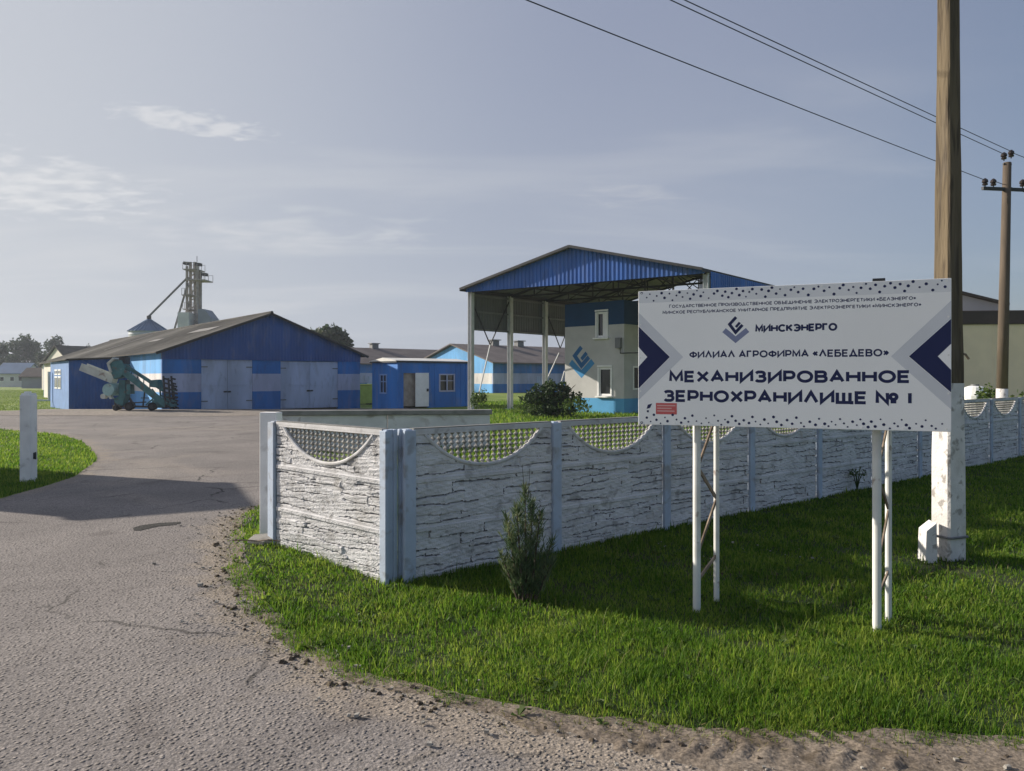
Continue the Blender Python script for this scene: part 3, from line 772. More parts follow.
# ------------------------------------------------------------------ the slate-pattern concrete fence
PW, TH = 1.89, 0.5
PANEL_TOP, PANEL_BOT = 1.47, -0.03
ARC_HALF, ARC_SAG = 0.80, 0.36
ARC_R = (ARC_HALF ** 2 + ARC_SAG ** 2) / (2 * ARC_SAG)
ARC_TOP = PANEL_TOP - 0.055
def panel_mesh(seed):
    r = np.random.default_rng(seed)
    nx, nzv = 210, 168
    xs = np.linspace(-PW / 2, PW / 2, nx + 1); zs = np.linspace(PANEL_BOT, PANEL_TOP, nzv + 1)
    X, Z = np.meshgrid(xs, zs)
    Hh = np.zeros_like(X); CR = np.zeros(X.shape, bool)
    Hh += 0.004 * np.sin(X * 31 + Z * 17) + 0.003 * np.sin(X * 71 - Z * 53 + 1)
    for t in range(3):
        z0 = PANEL_BOT + t * TH; z1 = z0 + TH
        z = z0 + 0.035
        rows = [z]
        while z < z1 - 0.07:
            z += r.uniform(0.045, 0.105); rows.append(z)
        rows[-1] = z1 - 0.04
        for i in range(len(rows) - 1):
            a, b = rows[i], rows[i + 1]
            wob = [r.uniform(0, 6.28) for _ in range(4)]
            la = a + 0.012 * np.sin(X * 5 + wob[0]) + 0.006 * np.sin(X * 17 + wob[1]) + 0.003 * np.sin(X * 47 + wob[3])
            x = -PW / 2 - r.uniform(0, 0.3)
            while x < PW / 2:
                w = r.uniform(0.18, 0.95)
                m = (X >= x) & (X < x + w) & (Z >= la) & (Z < b + 0.01)
                Hh[m] = r.uniform(0.006, 0.020) + (X[m] - x) * r.uniform(-.012, .012) + (Z[m] - a) * r.uniform(-.10, .10) + 0.0018 * np.sin(X[m] * 41 + Z[m] * 90 + wob[3]) + 0.0015 * np.sin(X[m] * 19 - Z[m] * 140 + wob[0])
                if r.random() < 0.55:
                    cm = m & (np.abs(X - x - 0.006 * np.sin(Z * 80)) < 0.008)
                    Hh[cm] -= 0.022; CR |= cm
                x += w
            wgt = r.uniform(0.3, 1.0)
            on = np.sin(X * r.uniform(3, 7) + wob[2]) > -0.35
            cr = (np.abs(Z - la) < 0.0062) & on
            Hh[cr] -= 0.030 * wgt
            if wgt > 0.5: CR |= cr
        ledge = (Z >= z1 - 0.045) & (Z < z1 - 0.008)
        Hh[ledge] = 0.026; CR[ledge] = False
        lo = (Z >= z0) & (Z < z0 + 0.028)
        Hh[lo] = 0.012
        Hh[(np.abs(Z - z1) < 0.008)] = -0.012
    Hh += r.normal(0, 0.0016, Hh.shape)
    cz = ARC_TOP - ARC_SAG + ARC_R
    def hole(x, z): return (z < ARC_TOP) & ((x ** 2 + (z - cz) ** 2) < ARC_R ** 2)
    cxm = (X[:-1, :-1] + X[1:, 1:]) / 2; czm = (Z[:-1, :-1] + Z[1:, 1:]) / 2
    solid = ~hole(cxm, czm)
    top = Z > ARC_TOP - 0.002
    Hh[top] = 0.022
    mb = MB()
    cols = nx + 1
    for front in (1, 0):
        Y = -0.022 - Hh if front else np.full_like(X, 0.028)
        mb.v += list(map(tuple, np.stack([X, Y, Z], 2).reshape(-1, 3)))
    nv = cols * (nzv + 1)
    jj, ii = np.nonzero(solid)
    a = jj * cols + ii
    fr = np.stack([a, a + 1, a + cols + 1, a + cols], 1)
    bk = fr[:, ::-1] + nv
    mb.f = list(map(tuple, fr)) + list(map(tuple, bk))
    pad = np.zeros((nzv + 2, nx + 2), bool); pad[1:-1, 1:-1] = solid
    for j, i in zip(jj, ii):
        a = j * cols + i
        if not pad[j, i + 1]: mb.f.append((a + 1, a, a + nv, a + 1 + nv))
        if not pad[j + 2, i + 1]: mb.f.append((a + cols, a + cols + 1, a + cols + 1 + nv, a + cols + nv))
        if not pad[j + 1, i]: mb.f.append((a, a + cols, a + cols + nv, a + nv))
        if not pad[j + 1, i + 2]: mb.f.append((a + cols + 1, a + 1, a + 1 + nv, a + cols + 1 + nv))
    cf = CR[:-1, :-1] & ~top[:-1, :-1]
    mb.m = [2 if cf[j, i] else 0 for j, i in zip(jj, ii)]
    mb.m += [0] * (len(mb.f) - len(mb.m))
    # rim round the open segment and the top rail
    am = math.asin(ARC_HALF / ARC_R)
    arc = [Vector((ARC_R * math.sin(t), -0.03, cz - ARC_R * math.cos(t))) for t in np.linspace(-am, am, 41)]
    mb.tube(arc, 0.021, 8)
    mb.box((0, 0.0, PANEL_TOP - 0.014), PW, 0.092, 0.032)
    mb.box((0, 0.0, PANEL_TOP + 0.006), PW - .01, 0.086, 0.012, 1)
    mb.box((0, 0.002, PANEL_BOT - 0.10), PW, 0.056, 0.198)
    return mb
def lattice_mesh():
    mb = MB()
    cz = ARC_TOP - ARC_SAG + ARC_R
    nbar = 20
    for k in range(nbar):
        x = -ARC_HALF + (k + 0.5) * 2 * ARC_HALF / nbar
        zb = cz - math.sqrt(ARC_R ** 2 - x * x)
        L = ARC_TOP - zb
        if L < 0.03: continue
        steps = max(4, int(L / 0.0105))
        pts, rs = [], []
        for s in range(steps + 1):
            z = ARC_TOP - L * s / steps
            pts.append((x, 0, z))
            rs.append(0.0185 + 0.0115 * math.cos((ARC_TOP - z) * 2 * math.pi / 0.054))
        mb.tube(pts, rs, 6)
    return mb
panel_vars = []
for sd in (3, 8, 15):
    pm_ = panel_mesh(sd)
    panel_vars.append(pm_)
lat_ = lattice_mesh()

def rotz_to(d):
    return math.atan2(d.y, d.x)
_panel_me = {}
def place_panel(root, c, d, var, zoff=0.0):
    """c: centre on the ground, d: along; relief faces the side that is to the right of d"""
    if var not in _panel_me:
        o = panel_vars[var].build('panel', [M['whitewash'], M['coping'], M['joint_dirt']]); _panel_me[var] = o.data
        l_ = lat_.build('lattice', M['lattice_grey']) if 'lat' not in _panel_me else None
        if l_ is not None:
            _panel_me['lat'] = l_.data
        else:
            l_ = bpy.data.objects.new('lattice', _panel_me['lat']); sc.collection.objects.link(l_)
    else:
        o = bpy.data.objects.new('panel', _panel_me[var]); sc.collection.objects.link(o)
        l_ = bpy.data.objects.new('lattice', _panel_me['lat']); sc.collection.objects.link(l_)
    o.parent = root
    o.location = Vector(c) - Vector(root['origin']) + Vector((0, 0, zoff))
    o.rotation_euler = (0, 0, rotz_to(d))
    l_.parent = o
    return o
def fence_post(root, c, d, h=1.475, w=0.13, t=0.15, m='post_white', name='post'):
    mb = MB(); n_ = Vector((d.y, -d.x, 0))
    c = Vector(c)
    # H-profile post: two flanges and a web, with a chamfered top
    mb.obox(c + UP * (h / 2 - 0.1), d, n_, UP, w * 0.30, t / 2 - 0.03, h / 2 + 0.1)
    for s in (-1, 1):
        mb.obox(c + n_ * s * (t / 2 - 0.022) + UP * (h / 2 - 0.1), d, n_, UP, w / 2, 0.022, h / 2 + 0.1 - (0.012 if s > 0 else 0.0))
    return mb.build(name, M[m], root, bevel=0.006)

NB = 11
long_f = thing('concrete_fence', FENCE0, 'long whitewashed slate-pattern concrete fence in shade behind the billboard', 'fence')
for k in range(NB + 1):
    p = FENCE0 + FU * (BAY * k)
    if k == 0: p = p + FU * 0.02
    fence_post(long_f, p, FU)
for k in range(NB):
    place_panel(long_f, FENCE0 + FU * (BAY * (k + 0.5)), FU, (1, 0, 2)[k % 3])

SH1 = Vector((-1.235, 7.40, 0)); SH0 = Vector((-2.80, 8.83, 0))
sd = (SH1 - SH0).normalized()
short_f = thing('concrete_fence', (SH0 + SH1) / 2, 'short sunlit slate-pattern concrete fence section between gate post and fence corner', 'fence')
fence_post(short_f, SH1 + sd * 0.0, sd, 1.475, 0.10)
fence_post(short_f, SH0 - sd * 0.03, sd, 1.475, 0.13)
po = place_panel(short_f, (SH0 + SH1) / 2, sd, 0, 0.0)
po.scale.x = ((SH1 - SH0).length - 0.10) / PW

def gate_post(c, d, h, wx, wy, label, hinge=False, cap=True):
    t = thing('gate_post', c, label, 'gate post')
    mb = MB(); n_ = Vector((d.y, -d.x, 0)); c = Vector(c)
    mb.obox(c + UP * (h / 2 - 0.1), d, n_, UP, wx / 2, wy / 2, h / 2 + 0.1)
    mb.build('shaft', M['gate_white'], t, bevel=0.012)
    cp = MB()
    cp.prism([c + UP * h + d * (sx * wx * .44) + n_ * (sy * wy * .42) for sx, sy in ((-1, -1), (1, -1), (.6, 1), (-1, .8))], UP * 0.035)
    cp.prism([c + UP * (h + .035) + d * (sx * wx * .38) + n_ * (sy * wy * .32) for sx, sy in ((-1, -1), (.2, -1), (.6, .7), (-.6, .9))], UP * 0.03)
    if cap: cp.build('broken_cap', M['gate_white'], t)
    if hinge:
        hb = MB()
        for z in (0.50,):
            hb.obox(c + d * (wx / 2 + 0.012) + UP * z, d, n_, UP, 0.016, 0.03, 0.06)
            hb.tube([c + d * (wx / 2 + 0.03) + UP * (z - .07), c + d * (wx / 2 + 0.03) + UP * (z + .07)], 0.012, 8)
        hb.build('hinge', M['dark_metal'], t)
    return t
gp = W(271, 536, 9.28); 
gate_post((gp.x, 9.28, 0), Vector((1, -0.18, 0)).normalized(), 1.56, 0.23, 0.16, 'pale tall concrete gate post at the end of the sunlit short fence', cap=False)
gate_post(Vector(G(28.5, 482)).to_3d(), Vector((1, 0.10, 0)).normalized(), 1.66, 0.20, 0.24, 'white concrete gate post with a broken top on the grass island', True)
gate_post(Vector((-10.35, 14.6, 0)), Vector((1, 0.10, 0)).normalized(), 1.75, 0.3, 0.2, 'white post cut off by the left edge of the picture')

# ------------------------------------------------------------------ weighbridge parapet behind the corner
def parapet():
    a = W(282, 430, 20.0); a.z = 0
    b = W(490, 430, 20.6); b.z = 0
    d = (b - a).normalized(); n_ = Vector((d.y, -d.x, 0))
    L = (b - a).length
    t = thing('parapet_wall', (a + b) / 2, 'low stained pale concrete wall with dark coping behind the short fence', 'wall')
    mb = MB()
    for k in range(2):
        mb.obox(a + d * (L * (k + 0.5) / 2) + UP * 0.46, d, n_, UP, L / 4 - 0.012, 0.12, 0.5)
    mb.build('slab', M['parapet'], t, bevel=0.01)
    cp = MB(); cp.obox((a + b) / 2 + UP * 1.03, d, n_, UP, L / 2 + 0.05, 0.19, 0.065)
    cp.build('coping', M['coping'], t, bevel=0.015)
parapet()

# ------------------------------------------------------------------ stroke lettering
def _arc(cx, cy, rx, ry, a0, a1, n=14):
    return [(cx + rx * math.cos(R(a0 + (a1 - a0) * i / n)), cy + ry * math.sin(R(a0 + (a1 - a0) * i / n))) for i in range(n + 1)]
def _o(w):
    return [_arc(w / 2, 0.5, w / 2, 0.5, 0, 360, 32)[:-1] + ['closed']]
GL = {}
GL['А'] = (1.0, [[(0, 0), (.5, 1), (1.0, 0)], [(.19, .30), (.81, .30)]])
GL['Б'] = (.82, [[(.76, 1), (0, 1), (0, 0), (.55, 0)] + _arc(.55, .29, .27, .29, -90, 90, 8)[1:] + [(0, .58)]])
GL['В'] = (.84, [[(.55, .53), (0, .53), (0, 0), (.56, 0)] + _arc(.56, .265, .27, .265, -90, 90, 8)[1:], [(0, .53), (0, 1), (.52, 1)] + _arc(.52, .765, .25, .235, 90, -90, 8)[1:]])
GL['Г'] = (.68, [[(0, 0), (0, 1), (.68, 1)]])
GL['Д'] = (1.05, [[(.14, 0.06), (.50, 1), (.90, 0.06)], [(0, -.17), (0, 0.03), (1.05, 0.03), (1.05, -.17)]])
GL['Е'] = (.76, [[(.76, 0), (0, 0), (0, 1), (.76, 1)], [(0, .51), (.68, .51)]])
GL['З'] = (.80, [[(0.0, .86)] + [(.10, .96), (.22, 1), (.48, 1)] + _arc(.48, .765, .26, .235, 90, -90, 8)[1:] + [(.24, .53)], [(.48, .53)] + _arc(.50, .265, .29, .265, 90, -90, 8) + [(.22, 0), (.08, .04), (0.0, .14)]])
GL['И'] = (.95, [[(0, 1), (0, 0), (.95, 1), (.95, 0)]])
GL['К'] = (.86, [[(0, 0), (0, 1)], [(.84, 1), (.06, .42)], [(.30, .58), (.86, 0)]])
GL['Л'] = (1.0, [[(0, 0), (.5, 1), (1.0, 0)]])
GL['М'] = (1.08, [[(0, 0), (.04, 1), (.54, .18), (1.04, 1), (1.08, 0)]])
GL['Н'] = (.92, [[(0, 0), (0, 1)], [(.92, 0), (.92, 1)], [(0, .51), (.92, .51)]])
GL['О'] = (1.12, _o(1.12))
GL['П'] = (.90, [[(0, 0), (0, 1), (.90, 1), (.90, 0)]])
GL['Р'] = (.80, [[(0, 0), (0, 1), (.50, 1)] + _arc(.50, .68, .30, .32, 90, -90, 10)[1:] + [(0, .36)]])
GL['С'] = (1.0, [_arc(.56, .5, .56, .5, 42, 318, 26)])
GL['Т'] = (.84, [[(0, 1), (.84, 1)], [(.42, 1), (.42, 0)]])
GL['У'] = (.92, [[(0, 1), (.47, .34)], [(.92, 1), (.26, 0)]])
GL['Ф'] = (1.15, [_arc(.575, .5, .575, .33, 0, 360, 30)[:-1] + ['closed'], [(.575, -.06), (.575, 1.06)]])
GL['Х'] = (.92, [[(0, 0), (.92, 1)], [(0, 1), (.92, 0)]])
GL['Щ'] = (1.18, [[(0, 1), (0, 0), (1.18, 0), (1.18, -.18)], [(.52, 1), (.52, 0)], [(1.04, 1), (1.04, 0)]])
GL['Ъ'] = (.98, [[(0, 1), (.22, 1), (.22, 0), (.70, 0)] + _arc(.70, .29, .27, .29, -90, 90, 8)[1:] + [(.22, .58)]])
GL['Э'] = (1.0, [_arc(.44, .5, .56, .5, 138, -138, 26), [(.30, .5), (1.0, .5)]])
GL['Я'] = (.80, [[(.80, 0), (.80, 1), (.32, 1)] + _arc(.32, .68, .30, .32, 90, 270, 10)[1:] + [(.80, .36)], [(.40, .36), (0, 0)]])
GL['№'] = (1.55, [[(0, 0), (0, 1), (.80, 0), (.80, 1)], _arc(1.28, .62, .25, .26, 0, 360, 20)[:-1] + ['closed'], [(1.05, .13), (1.5, .13)]])
GL['1'] = (.16, [[(.08, 0), (.08, 1)]])
GL['«'] = (.62, [[(.28, .78), (0, .46), (.28, .14)], [(.60, .78), (.32, .46), (.60, .14)]])
GL['»'] = (.62, [[(0, .78), (.28, .46), (0, .14)], [(.32, .78), (.60, .46), (.32, .14)]])
GL[' '] = (.55, [])
def stroke_ribbon(pts, hw, closed):
    n = len(pts); L_, R_ = [], []
    for i in range(n):
        if closed: a, b, c = pts[i - 1], pts[i], pts[(i + 1) % n]
        else: a, b, c = pts[max(i - 1, 0)], pts[i], pts[min(i + 1, n - 1)]
        d1 = Vector((b[0] - a[0], b[1] - a[1])); d2 = Vector((c[0] - b[0], c[1] - b[1]))
        if d1.length < 1e-9: d1 = d2
        if d2.length < 1e-9: d2 = d1
        d1.normalize(); d2.normalize()
        n1 = Vector((-d1.y, d1.x)); n2 = Vector((-d2.y, d2.x))
        mm = n1 + n2
        if mm.length < 1e-6: mm = n1
        mm.normalize()
        k = hw / max(0.45, mm.dot(n1))
        L_.append((b[0] + mm.x * k, b[1] + mm.y * k)); R_.append((b[0] - mm.x * k, b[1] - mm.y * k))
    return L_, R_
def text_mesh(s, x0, y0, x1, cap, weight, to3, first_big=0.0, gap=0.22):
    """letters laid from x0 to x1 with cap height cap; to3(x, y, lift) -> 3D"""
    mb = MB()
    adv, sizes = 0, []
    new = True
    for ch in s:
        k = 1.0
        if first_big and ch not in ' «»' and new: k = 1 + first_big
        sizes.append((ch, adv, k))
        adv += (GL[ch][0] + gap) * k if ch != ' ' else GL[ch][0]
        new = ch in ' «'
    total = adv - gap
    sx = (x1 - x0) / total
    lay = 0
    for ch, a, k in sizes:
        for st in GL[ch][1]:
            closed = st[-1] == 'closed'
            pts = [(p[0] * k * sx, p[1] * k * cap) for p in (st[:-1] if closed else st)]
            hw = weight * cap / 2
            # keep the letter's outside at cap height
            pts = [(x, hw + y * (cap * k - 2 * hw) / (cap * k)) for x, y in pts]
            Lr, Rr = stroke_ribbon(pts, hw, closed)
            lift = 0.0008 + 0.00012 * (lay % 5); lay += 1
            n = len(pts)
            vs = [to3(x0 + a * sx + x, y0 + y, lift) for x, y in Lr] + [to3(x0 + a * sx + x, y0 + y, lift) for x, y in Rr]
            rng_ = range(n if closed else n - 1)
            fs = [(n + i, n + (i + 1) % n, (i + 1) % n, i) for i in rng_]
            mb.add(vs, fs)
    return mb

# ------------------------------------------------------------------ billboard
def billboard():
    BL = W(638.3, 424.4, 6.60); BR = W(951.4, 432.0, 5.70); TL = W(640.5, 290, 6.60)
    ex = (BR - BL); Wd_ = ex.length; ex.normalize()
    nrm = ex.cross(UP).normalized()              # towards the road
    ey = nrm.cross(ex).normalized() * -1
    if ey.z < 0: ey = -ey
    Ht = 1.186
    def to3(x, y, lift): return BL + ex * x + ey * y + nrm * (lift * 0.12 if lift > 0 else lift)
    def px(px_, py_):
        p = hit(px_, py_, BL, nrm) - BL
        return p.dot(ex), p.dot(ey)
    def zp(zx, zy):                               # measured on the enlarged sign
        return px(630 + zx / 3.0118, 270 + zy / 3.0118)
    base = Vector((2.25, 6.3, 0))
    t = thing('billboard', base, 'large white billboard with navy arrows and Cyrillic lettering on pipe legs', 'billboard')
    mb = MB()
    mb.obox(BL + ex * Wd_ / 2 + ey * Ht / 2 - nrm * 0.018, ex, nrm, ey, Wd_ / 2, 0.018, Ht / 2)
    board = mb.build('board', M['board_white'], t, bevel=0.003)
    fr = MB()
    for yy in (0.05, Ht - 0.05):
        fr.obox(BL + ex * Wd_ / 2 + ey * yy - nrm * 0.052, ex, nrm, ey, Wd_ / 2 - 0.03, 0.016, 0.02)
    for xx in (0.05, Wd_ - 0.05):
        fr.obox(BL + ex * xx + ey * Ht / 2 - nrm * 0.052, ex, nrm, ey, 0.02, 0.0155, Ht / 2 - 0.075)
    fr.build('back_frame', M['steel_grey'], t)
    def flat(polys, name, m, lift):
        q = MB()
        for p in polys: q.add([to3(x, y, lift) for x, y in p], [tuple(range(len(p)))])
        return q.build(name, M[m], board)
    bx = 0.002
    def strip(path, half):
        Lr, Rr = stroke_ribbon(path, half, False); n = len(path)
        return [[Rr[i], Rr[i + 1], Lr[i + 1], Lr[i]] for i in range(n - 1)]
    # pale chevrons, then navy arrows
    yc = px(640, 357)[1]
    def edge_chev(side, tip, y_hi, y_lo, in_hi, in_lo, in_tip):
        e = bx if side < 0 else Wd_ - bx
        return [(e, y_hi), tip, (e, y_lo), (e, in_lo), in_tip, (e, in_hi)]
    def split(p): return [[p[0], p[5], p[4], p[1]], [p[1], p[4], p[3], p[2]]]
    Lg = edge_chev(-1, zp(160, 262), zp(27, 128)[1], zp(27, 392)[1], zp(27, 168)[1], zp(27, 359)[1], zp(122, 262))
    Ln = edge_chev(-1, zp(120, 262), zp(27, 170)[1], zp(27, 357)[1], zp(27, 232)[1], zp(27, 291)[1], zp(52, 262))
    Rg = edge_chev(1, zp(786, 260), zp(965, 92)[1], zp(965, 420)[1], zp(965, 145)[1], zp(965, 371)[1], zp(838, 260))
    Rn = edge_chev(1, zp(840, 260), zp(965, 147)[1], zp(965, 369)[1], zp(965, 222)[1], zp(965, 301)[1], zp(927, 260))
    flat(split(Lg), 'pale_chevron', 'print_grey', 0.0006); flat(split(Rg), 'pale_chevron', 'print_grey', 0.0006)
    flat(split(Ln), 'navy_arrow', 'print_navy', 0.0010); flat(split(Rn), 'navy_arrow', 'print_navy', 0.0010)
    # faint band behind the dots at the top, two rows of dots top and bottom
    flat([[(bx, Ht - 0.105), (Wd_ - bx, Ht - 0.105), (Wd_ - bx, Ht - bx), (bx, Ht - bx)]], 'pale_band', 'print_band', 0.0004)
    rr = random.Random(5)
    for nm, y0, up in (('dots', Ht - 0.012, -1), ('dots', 0.012, 1)):
        pol = []
        x = 0.03
        k = 0
        while x < Wd_ - 0.03:
            s = rr.choice((0.0075, 0.009, 0.012, 0.013))
            y = y0 + up * (0.008, 0.050, 0.022, 0.075, 0.034)[k % 5] + rr.uniform(-.006, .006)
            ang = rr.uniform(0, 1.5)
            pol.append([(x + s * math.cos(ang + a), y + s * math.sin(ang + a)) for a in (0, 1.05, 2.09, 3.14, 4.19, 5.24)])
            x += rr.uniform(0.022, 0.046); k += 1
        flat(pol, nm, 'print_navy', 0.0014)
    def line(s, zx0, zx1, zyb0, cap_px, weight, m='print_navy', big=0.0, gap=0.38):
        x0, y0 = zp(zx0, zyb0); x1, _ = zp(zx1, zyb0)
        cap = zp(zx0, zyb0 - cap_px)[1] - y0
        text_mesh(s, x0, y0, x1, cap, weight, to3, big, gap).build('lettering', M[m], board)
        return y0
    line('ГОСУДАРСТВЕННОЕ ПРОИЗВОДСТВЕННОЕ ОБЪЕДИНЕНИЕ ЭЛЕКТРОЭНЕРГЕТИКИ «БЕЛЭНЕРГО»', 119, 860, 114.5, 9.5, 0.20, big=0.08)
    line('МИНСКОЕ РЕСПУБЛИКАНСКОЕ УНИТАРНОЕ ПРЕДПРИЯТИЕ ЭЛЕКТРОЭНЕРГЕТИКИ «МИНСКЭНЕРГО»', 99, 876, 133, 9.5, 0.20, big=0.08)
    line('МИНСКЭНЕРГО', 380, 621, 188, 23, 0.25)
    line('ФИЛИАЛ АГРОФИРМА «ЛЕБЕДЕВО»', 181, 777, 265.5, 21, 0.215)
    line('МЕХАНИЗИРОВАННОЕ', 122, 840, 338.5, 35, 0.245)
    line('ЗЕРНОХРАНИЛИЩЕ № 1', 105, 846, 397, 36, 0.245)
    # emblem: a navy square bracket turned on its corner over a grey-blue chevron
    ec = Vector(zp(318, 178)); sx = zp(358, 178)[0] - ec.x; sy = ec.y - zp(318, 219)[1]
    def E(a, b): return (ec.x + a * sx, ec.y + b * sy)
    flat(strip([E(-.88, -.06), E(0, -.78), E(.90, -.08)], 0.022), 'emblem', 'print_slate', 0.0008)
    nav = strip([E(.04, .88), E(-.46, .36), E(0, -.24), E(.52, .30)], 0.0125) + strip([E(.02, .14), E(.32, .48)], 0.0105)
    q = MB()
    for i, p in enumerate(nav):
        q.add([to3(x, y, 0.0010 + 0.0001 * i) for x, y in p], [tuple(range(len(p)))])
    q.build('emblem', M['print_navy'], board)
    # small red sticker and grey mark in the lower left corner
    a0, a1 = zp(78, 434), zp(141, 401)
    flat([[a0, (a1[0], a0[1]), a1, (a0[0], a1[1])]], 'sticker', 'print_red', 0.0012)
    rows = []
    for k in range(3):
        yy = a0[1] + (a1[1] - a0[1]) * (0.24 + 0.24 * k)
        rows.append([(a0[0] + 0.012, yy), (a1[0] - (0.02, 0.045, 0.012)[k], yy), (a1[0] - (0.02, 0.045, 0.012)[k], yy + 0.010), (a0[0] + 0.012, yy + 0.010)])
    flat(rows, 'sticker_bars', 'print_pink', 0.0016)
    b0, b1 = zp(50, 425), zp(73, 402)
    mk = [[(b0[0], b0[1] + .02), (b0[0] + .03, b0[1] + .028), (b0[0] + .05, b1[1]), (b0[0] + .01, b1[1] - .012)], [(b0[0] + .002, b0[1] - .01), (b0[0] + .02, b0[1] - .01), (b0[0] + .02, b0[1] + .008), (b0[0] + .002, b0[1] + .008)]]
    flat(mk, 'small_mark', 'print_navy', 0.0012)
    rv = MB()
    for k in range(9):
        for yy in (.02, Ht - .02):
            xx = .03 + (Wd_ - .06) * k / 8; rv.tube([to3(xx, yy, 0), to3(xx, yy, .005)], .0065, 8)
    for k in range(1, 4):
        for xx in (.02, Wd_ - .02): rv.tube([to3(xx, Ht * k / 4, 0), to3(xx, Ht * k / 4, .006)], .0075, 8)
    rv.build('rivets', M['white_paint'], board)
    # legs: two pairs of white pipes with bent flat braces
    def pair(fx, fyb, fd, rx, ryb, name):
        f0 = W(fx, fyb, fd); f0.z = -0.05
        r0 = W(rx, ryb, EYE * F / (ryb - HY)); r0.z = -0.05
        return f0, r0
    for (fx, fd, rx, ryb) in ((695.5, 6.44, 716.5, 594), (877.5, 5.93, 888.5, 613)):
        f0 = W(fx, 400, fd); f0.z = -0.1
        rd = EYE * F / (ryb - HY)
        r0 = W(rx, 400, rd); r0.z = -0.1
        # keep the front pipe just behind the board
        off = (f0 - BL).dot(nrm)
        f0 = f0 - nrm * (off + 0.072 + 0.034)
        fp = MB(); fp.tube([f0, f0 + UP * 2.75], 0.034, 14); fp.build('leg', M['leg_white'], t, smooth=False)
        rp = MB(); rp.tube([r0, r0 + UP * 2.45], 0.026, 12); rp.build('leg', M['leg_white'], t, smooth=False)
        bm_ = MB()
        zs_ = [0.18, 0.42, 0.95, 1.05, 1.62, 1.70, 2.2]
        pts = [f0 + UP * 0.42, r0 + UP * 0.58, r0 + UP * 1.0, f0 + UP * 1.32, f0 + UP * 1.22, r0 + UP * 1.62, r0 + UP * 1.72, f0 + UP * 2.2]
        pts = [(f0, .30), (r0, .46), None, (f0, .52), (r0, .98), None, (r0, .98), (f0, 1.32), None, (f0, 1.28), (r0, 1.75), None, (r0, 1.75), (f0, 2.25)]
        seg = []
        for q_ in pts + [None]:
            if q_ is None:
                if len(seg) > 1:
                    for a_, b_ in zip(seg[:-1], seg[1:]): bm_.bar(a_, b_, 0.012, 0.032)
                seg = []
            else: seg.append(q_[0] + UP * q_[1])
        bm_.build('brace', M['brace_rust'], t)
    sl = MB(); sl.obox(to3(1.93, Ht + 0.012, -0.03), ex, nrm, ey, 0.045, 0.02, 0.012); sl.build('clamp', M['dark_metal'], t)
billboard()

# ------------------------------------------------------------------ poles and wires
def taper_box(mb, c, ax, ay, z0, z1, w0, w1, t0, t1, mi=0):
    vs = []
    for z, w, t_ in ((z0, w0, t0), (z1, w1, t1)):
        for i, j in ((-1, -1), (1, -1), (1, 1), (-1, 1)):
            vs.append(c + ax * (i * w / 2) + ay * (j * t_ / 2) + UP * z)
    mb.add(vs, [(3, 2, 1, 0), (4, 5, 6, 7), (0, 1, 5, 4), (1, 2, 6, 5), (2, 3, 7, 6), (3, 0, 4, 7)], mi)
def big_pole():
    c = Vector((4.965, 8.42, 0))
    a = R(20)
    ax = Vector((math.cos(a), math.sin(a), 0)); ay = Vector((-ax.y, ax.x, 0))
    # a shorter left face towards the sun, a broad right face in shade
    t = thing('utility_pole', c, 'thick bare tapered pole with whitewashed foot right of the billboard', 'utility pole')
    def at(z): return 0.270 - 0.0150 * z, 0.250 - 0.0140 * z
    lime = MB(); w0, t0 = at(-.2); w1, t1 = at(1.93); w2, t2 = at(10.2)
    # stepped, slightly irregular sides
    def shaft(mb, z0, z1, grow, n):
        prev = None; b = len(mb.v)
        for k in range(n + 1):
            z = z0 + (z1 - z0) * k / n
            w, t_ = at(z); w += grow; t_ += grow
            for i, j in ((-1, -.8), (-.86, -1), (.86, -1), (1, -.8), (1, .8), (.86, 1), (-.86, 1), (-1, .8)):
                o = 0.006 * mnoise.noise(Vector((i * 3, j * 3, z * 1.7)))
                mb.v.append(tuple(c + ax * (i * (w / 2 + o)) + ay * (j * (t_ / 2 + o)) + UP * z))
        for k in range(n):
            for q in range(8):
                q2 = (q + 1) % 8
                mb.f.append((b + k * 8 + q, b + k * 8 + q2, b + (k + 1) * 8 + q2, b + (k + 1) * 8 + q)); mb.m.append(0)
        mb.f.append(tuple(b + n * 8 + q for q in range(8))); mb.m.append(0)
    shaft(lime, -.2, 1.93, 0.004, 16); lime.build('whitewashed_foot', M['pole_lime'], t)
    up_ = MB(); shaft(up_, 1.90, 10.2, 0.0, 60); up_.build('shaft', M['pole_bare'], t)
    st = MB()
    s0 = W(926.5, 561, 8.30); s0.z = -.05
    st.prism([s0 + Vector((-.068, -.09, -.1)), s0 + Vector((.075, -.09, -.1)), s0 + Vector((.072, -.08, .43)), s0 + Vector((-.05, -.09, .34))], Vector((.02, .2, 0)))
    st.build('concrete_stub', M['pole_lime'], t, bevel=0.008)
    bd = MB()
    w, t_ = at(0.2)
    ring = [c + ax * (i * (w / 2 + .016)) + ay * (j * (t_ / 2 + .016)) + UP * 0.2 for i, j in ((-1, -.85), (-.86, -1), (.86, -1), (1, -.8), (1, .8), (.86, 1), (-.86, 1), (-1, .8), (-1, -.85))]
    bd.tube(ring, 0.014, 6); bd.build('wire_band', M['steel_grey'], t)
    pg = MB(); p0 = c + ax * (at(2.35)[0] / 2) + UP * 2.28
    pg.tube([p0, p0 + ax * 0.12 + UP * -0.02 + Vector((0.02, 0, 0)), p0 + ax * 0.2 + UP * -0.07], 0.014, 6)
    pg.build('iron_peg', M['brace_rust'], t)
big_pole()

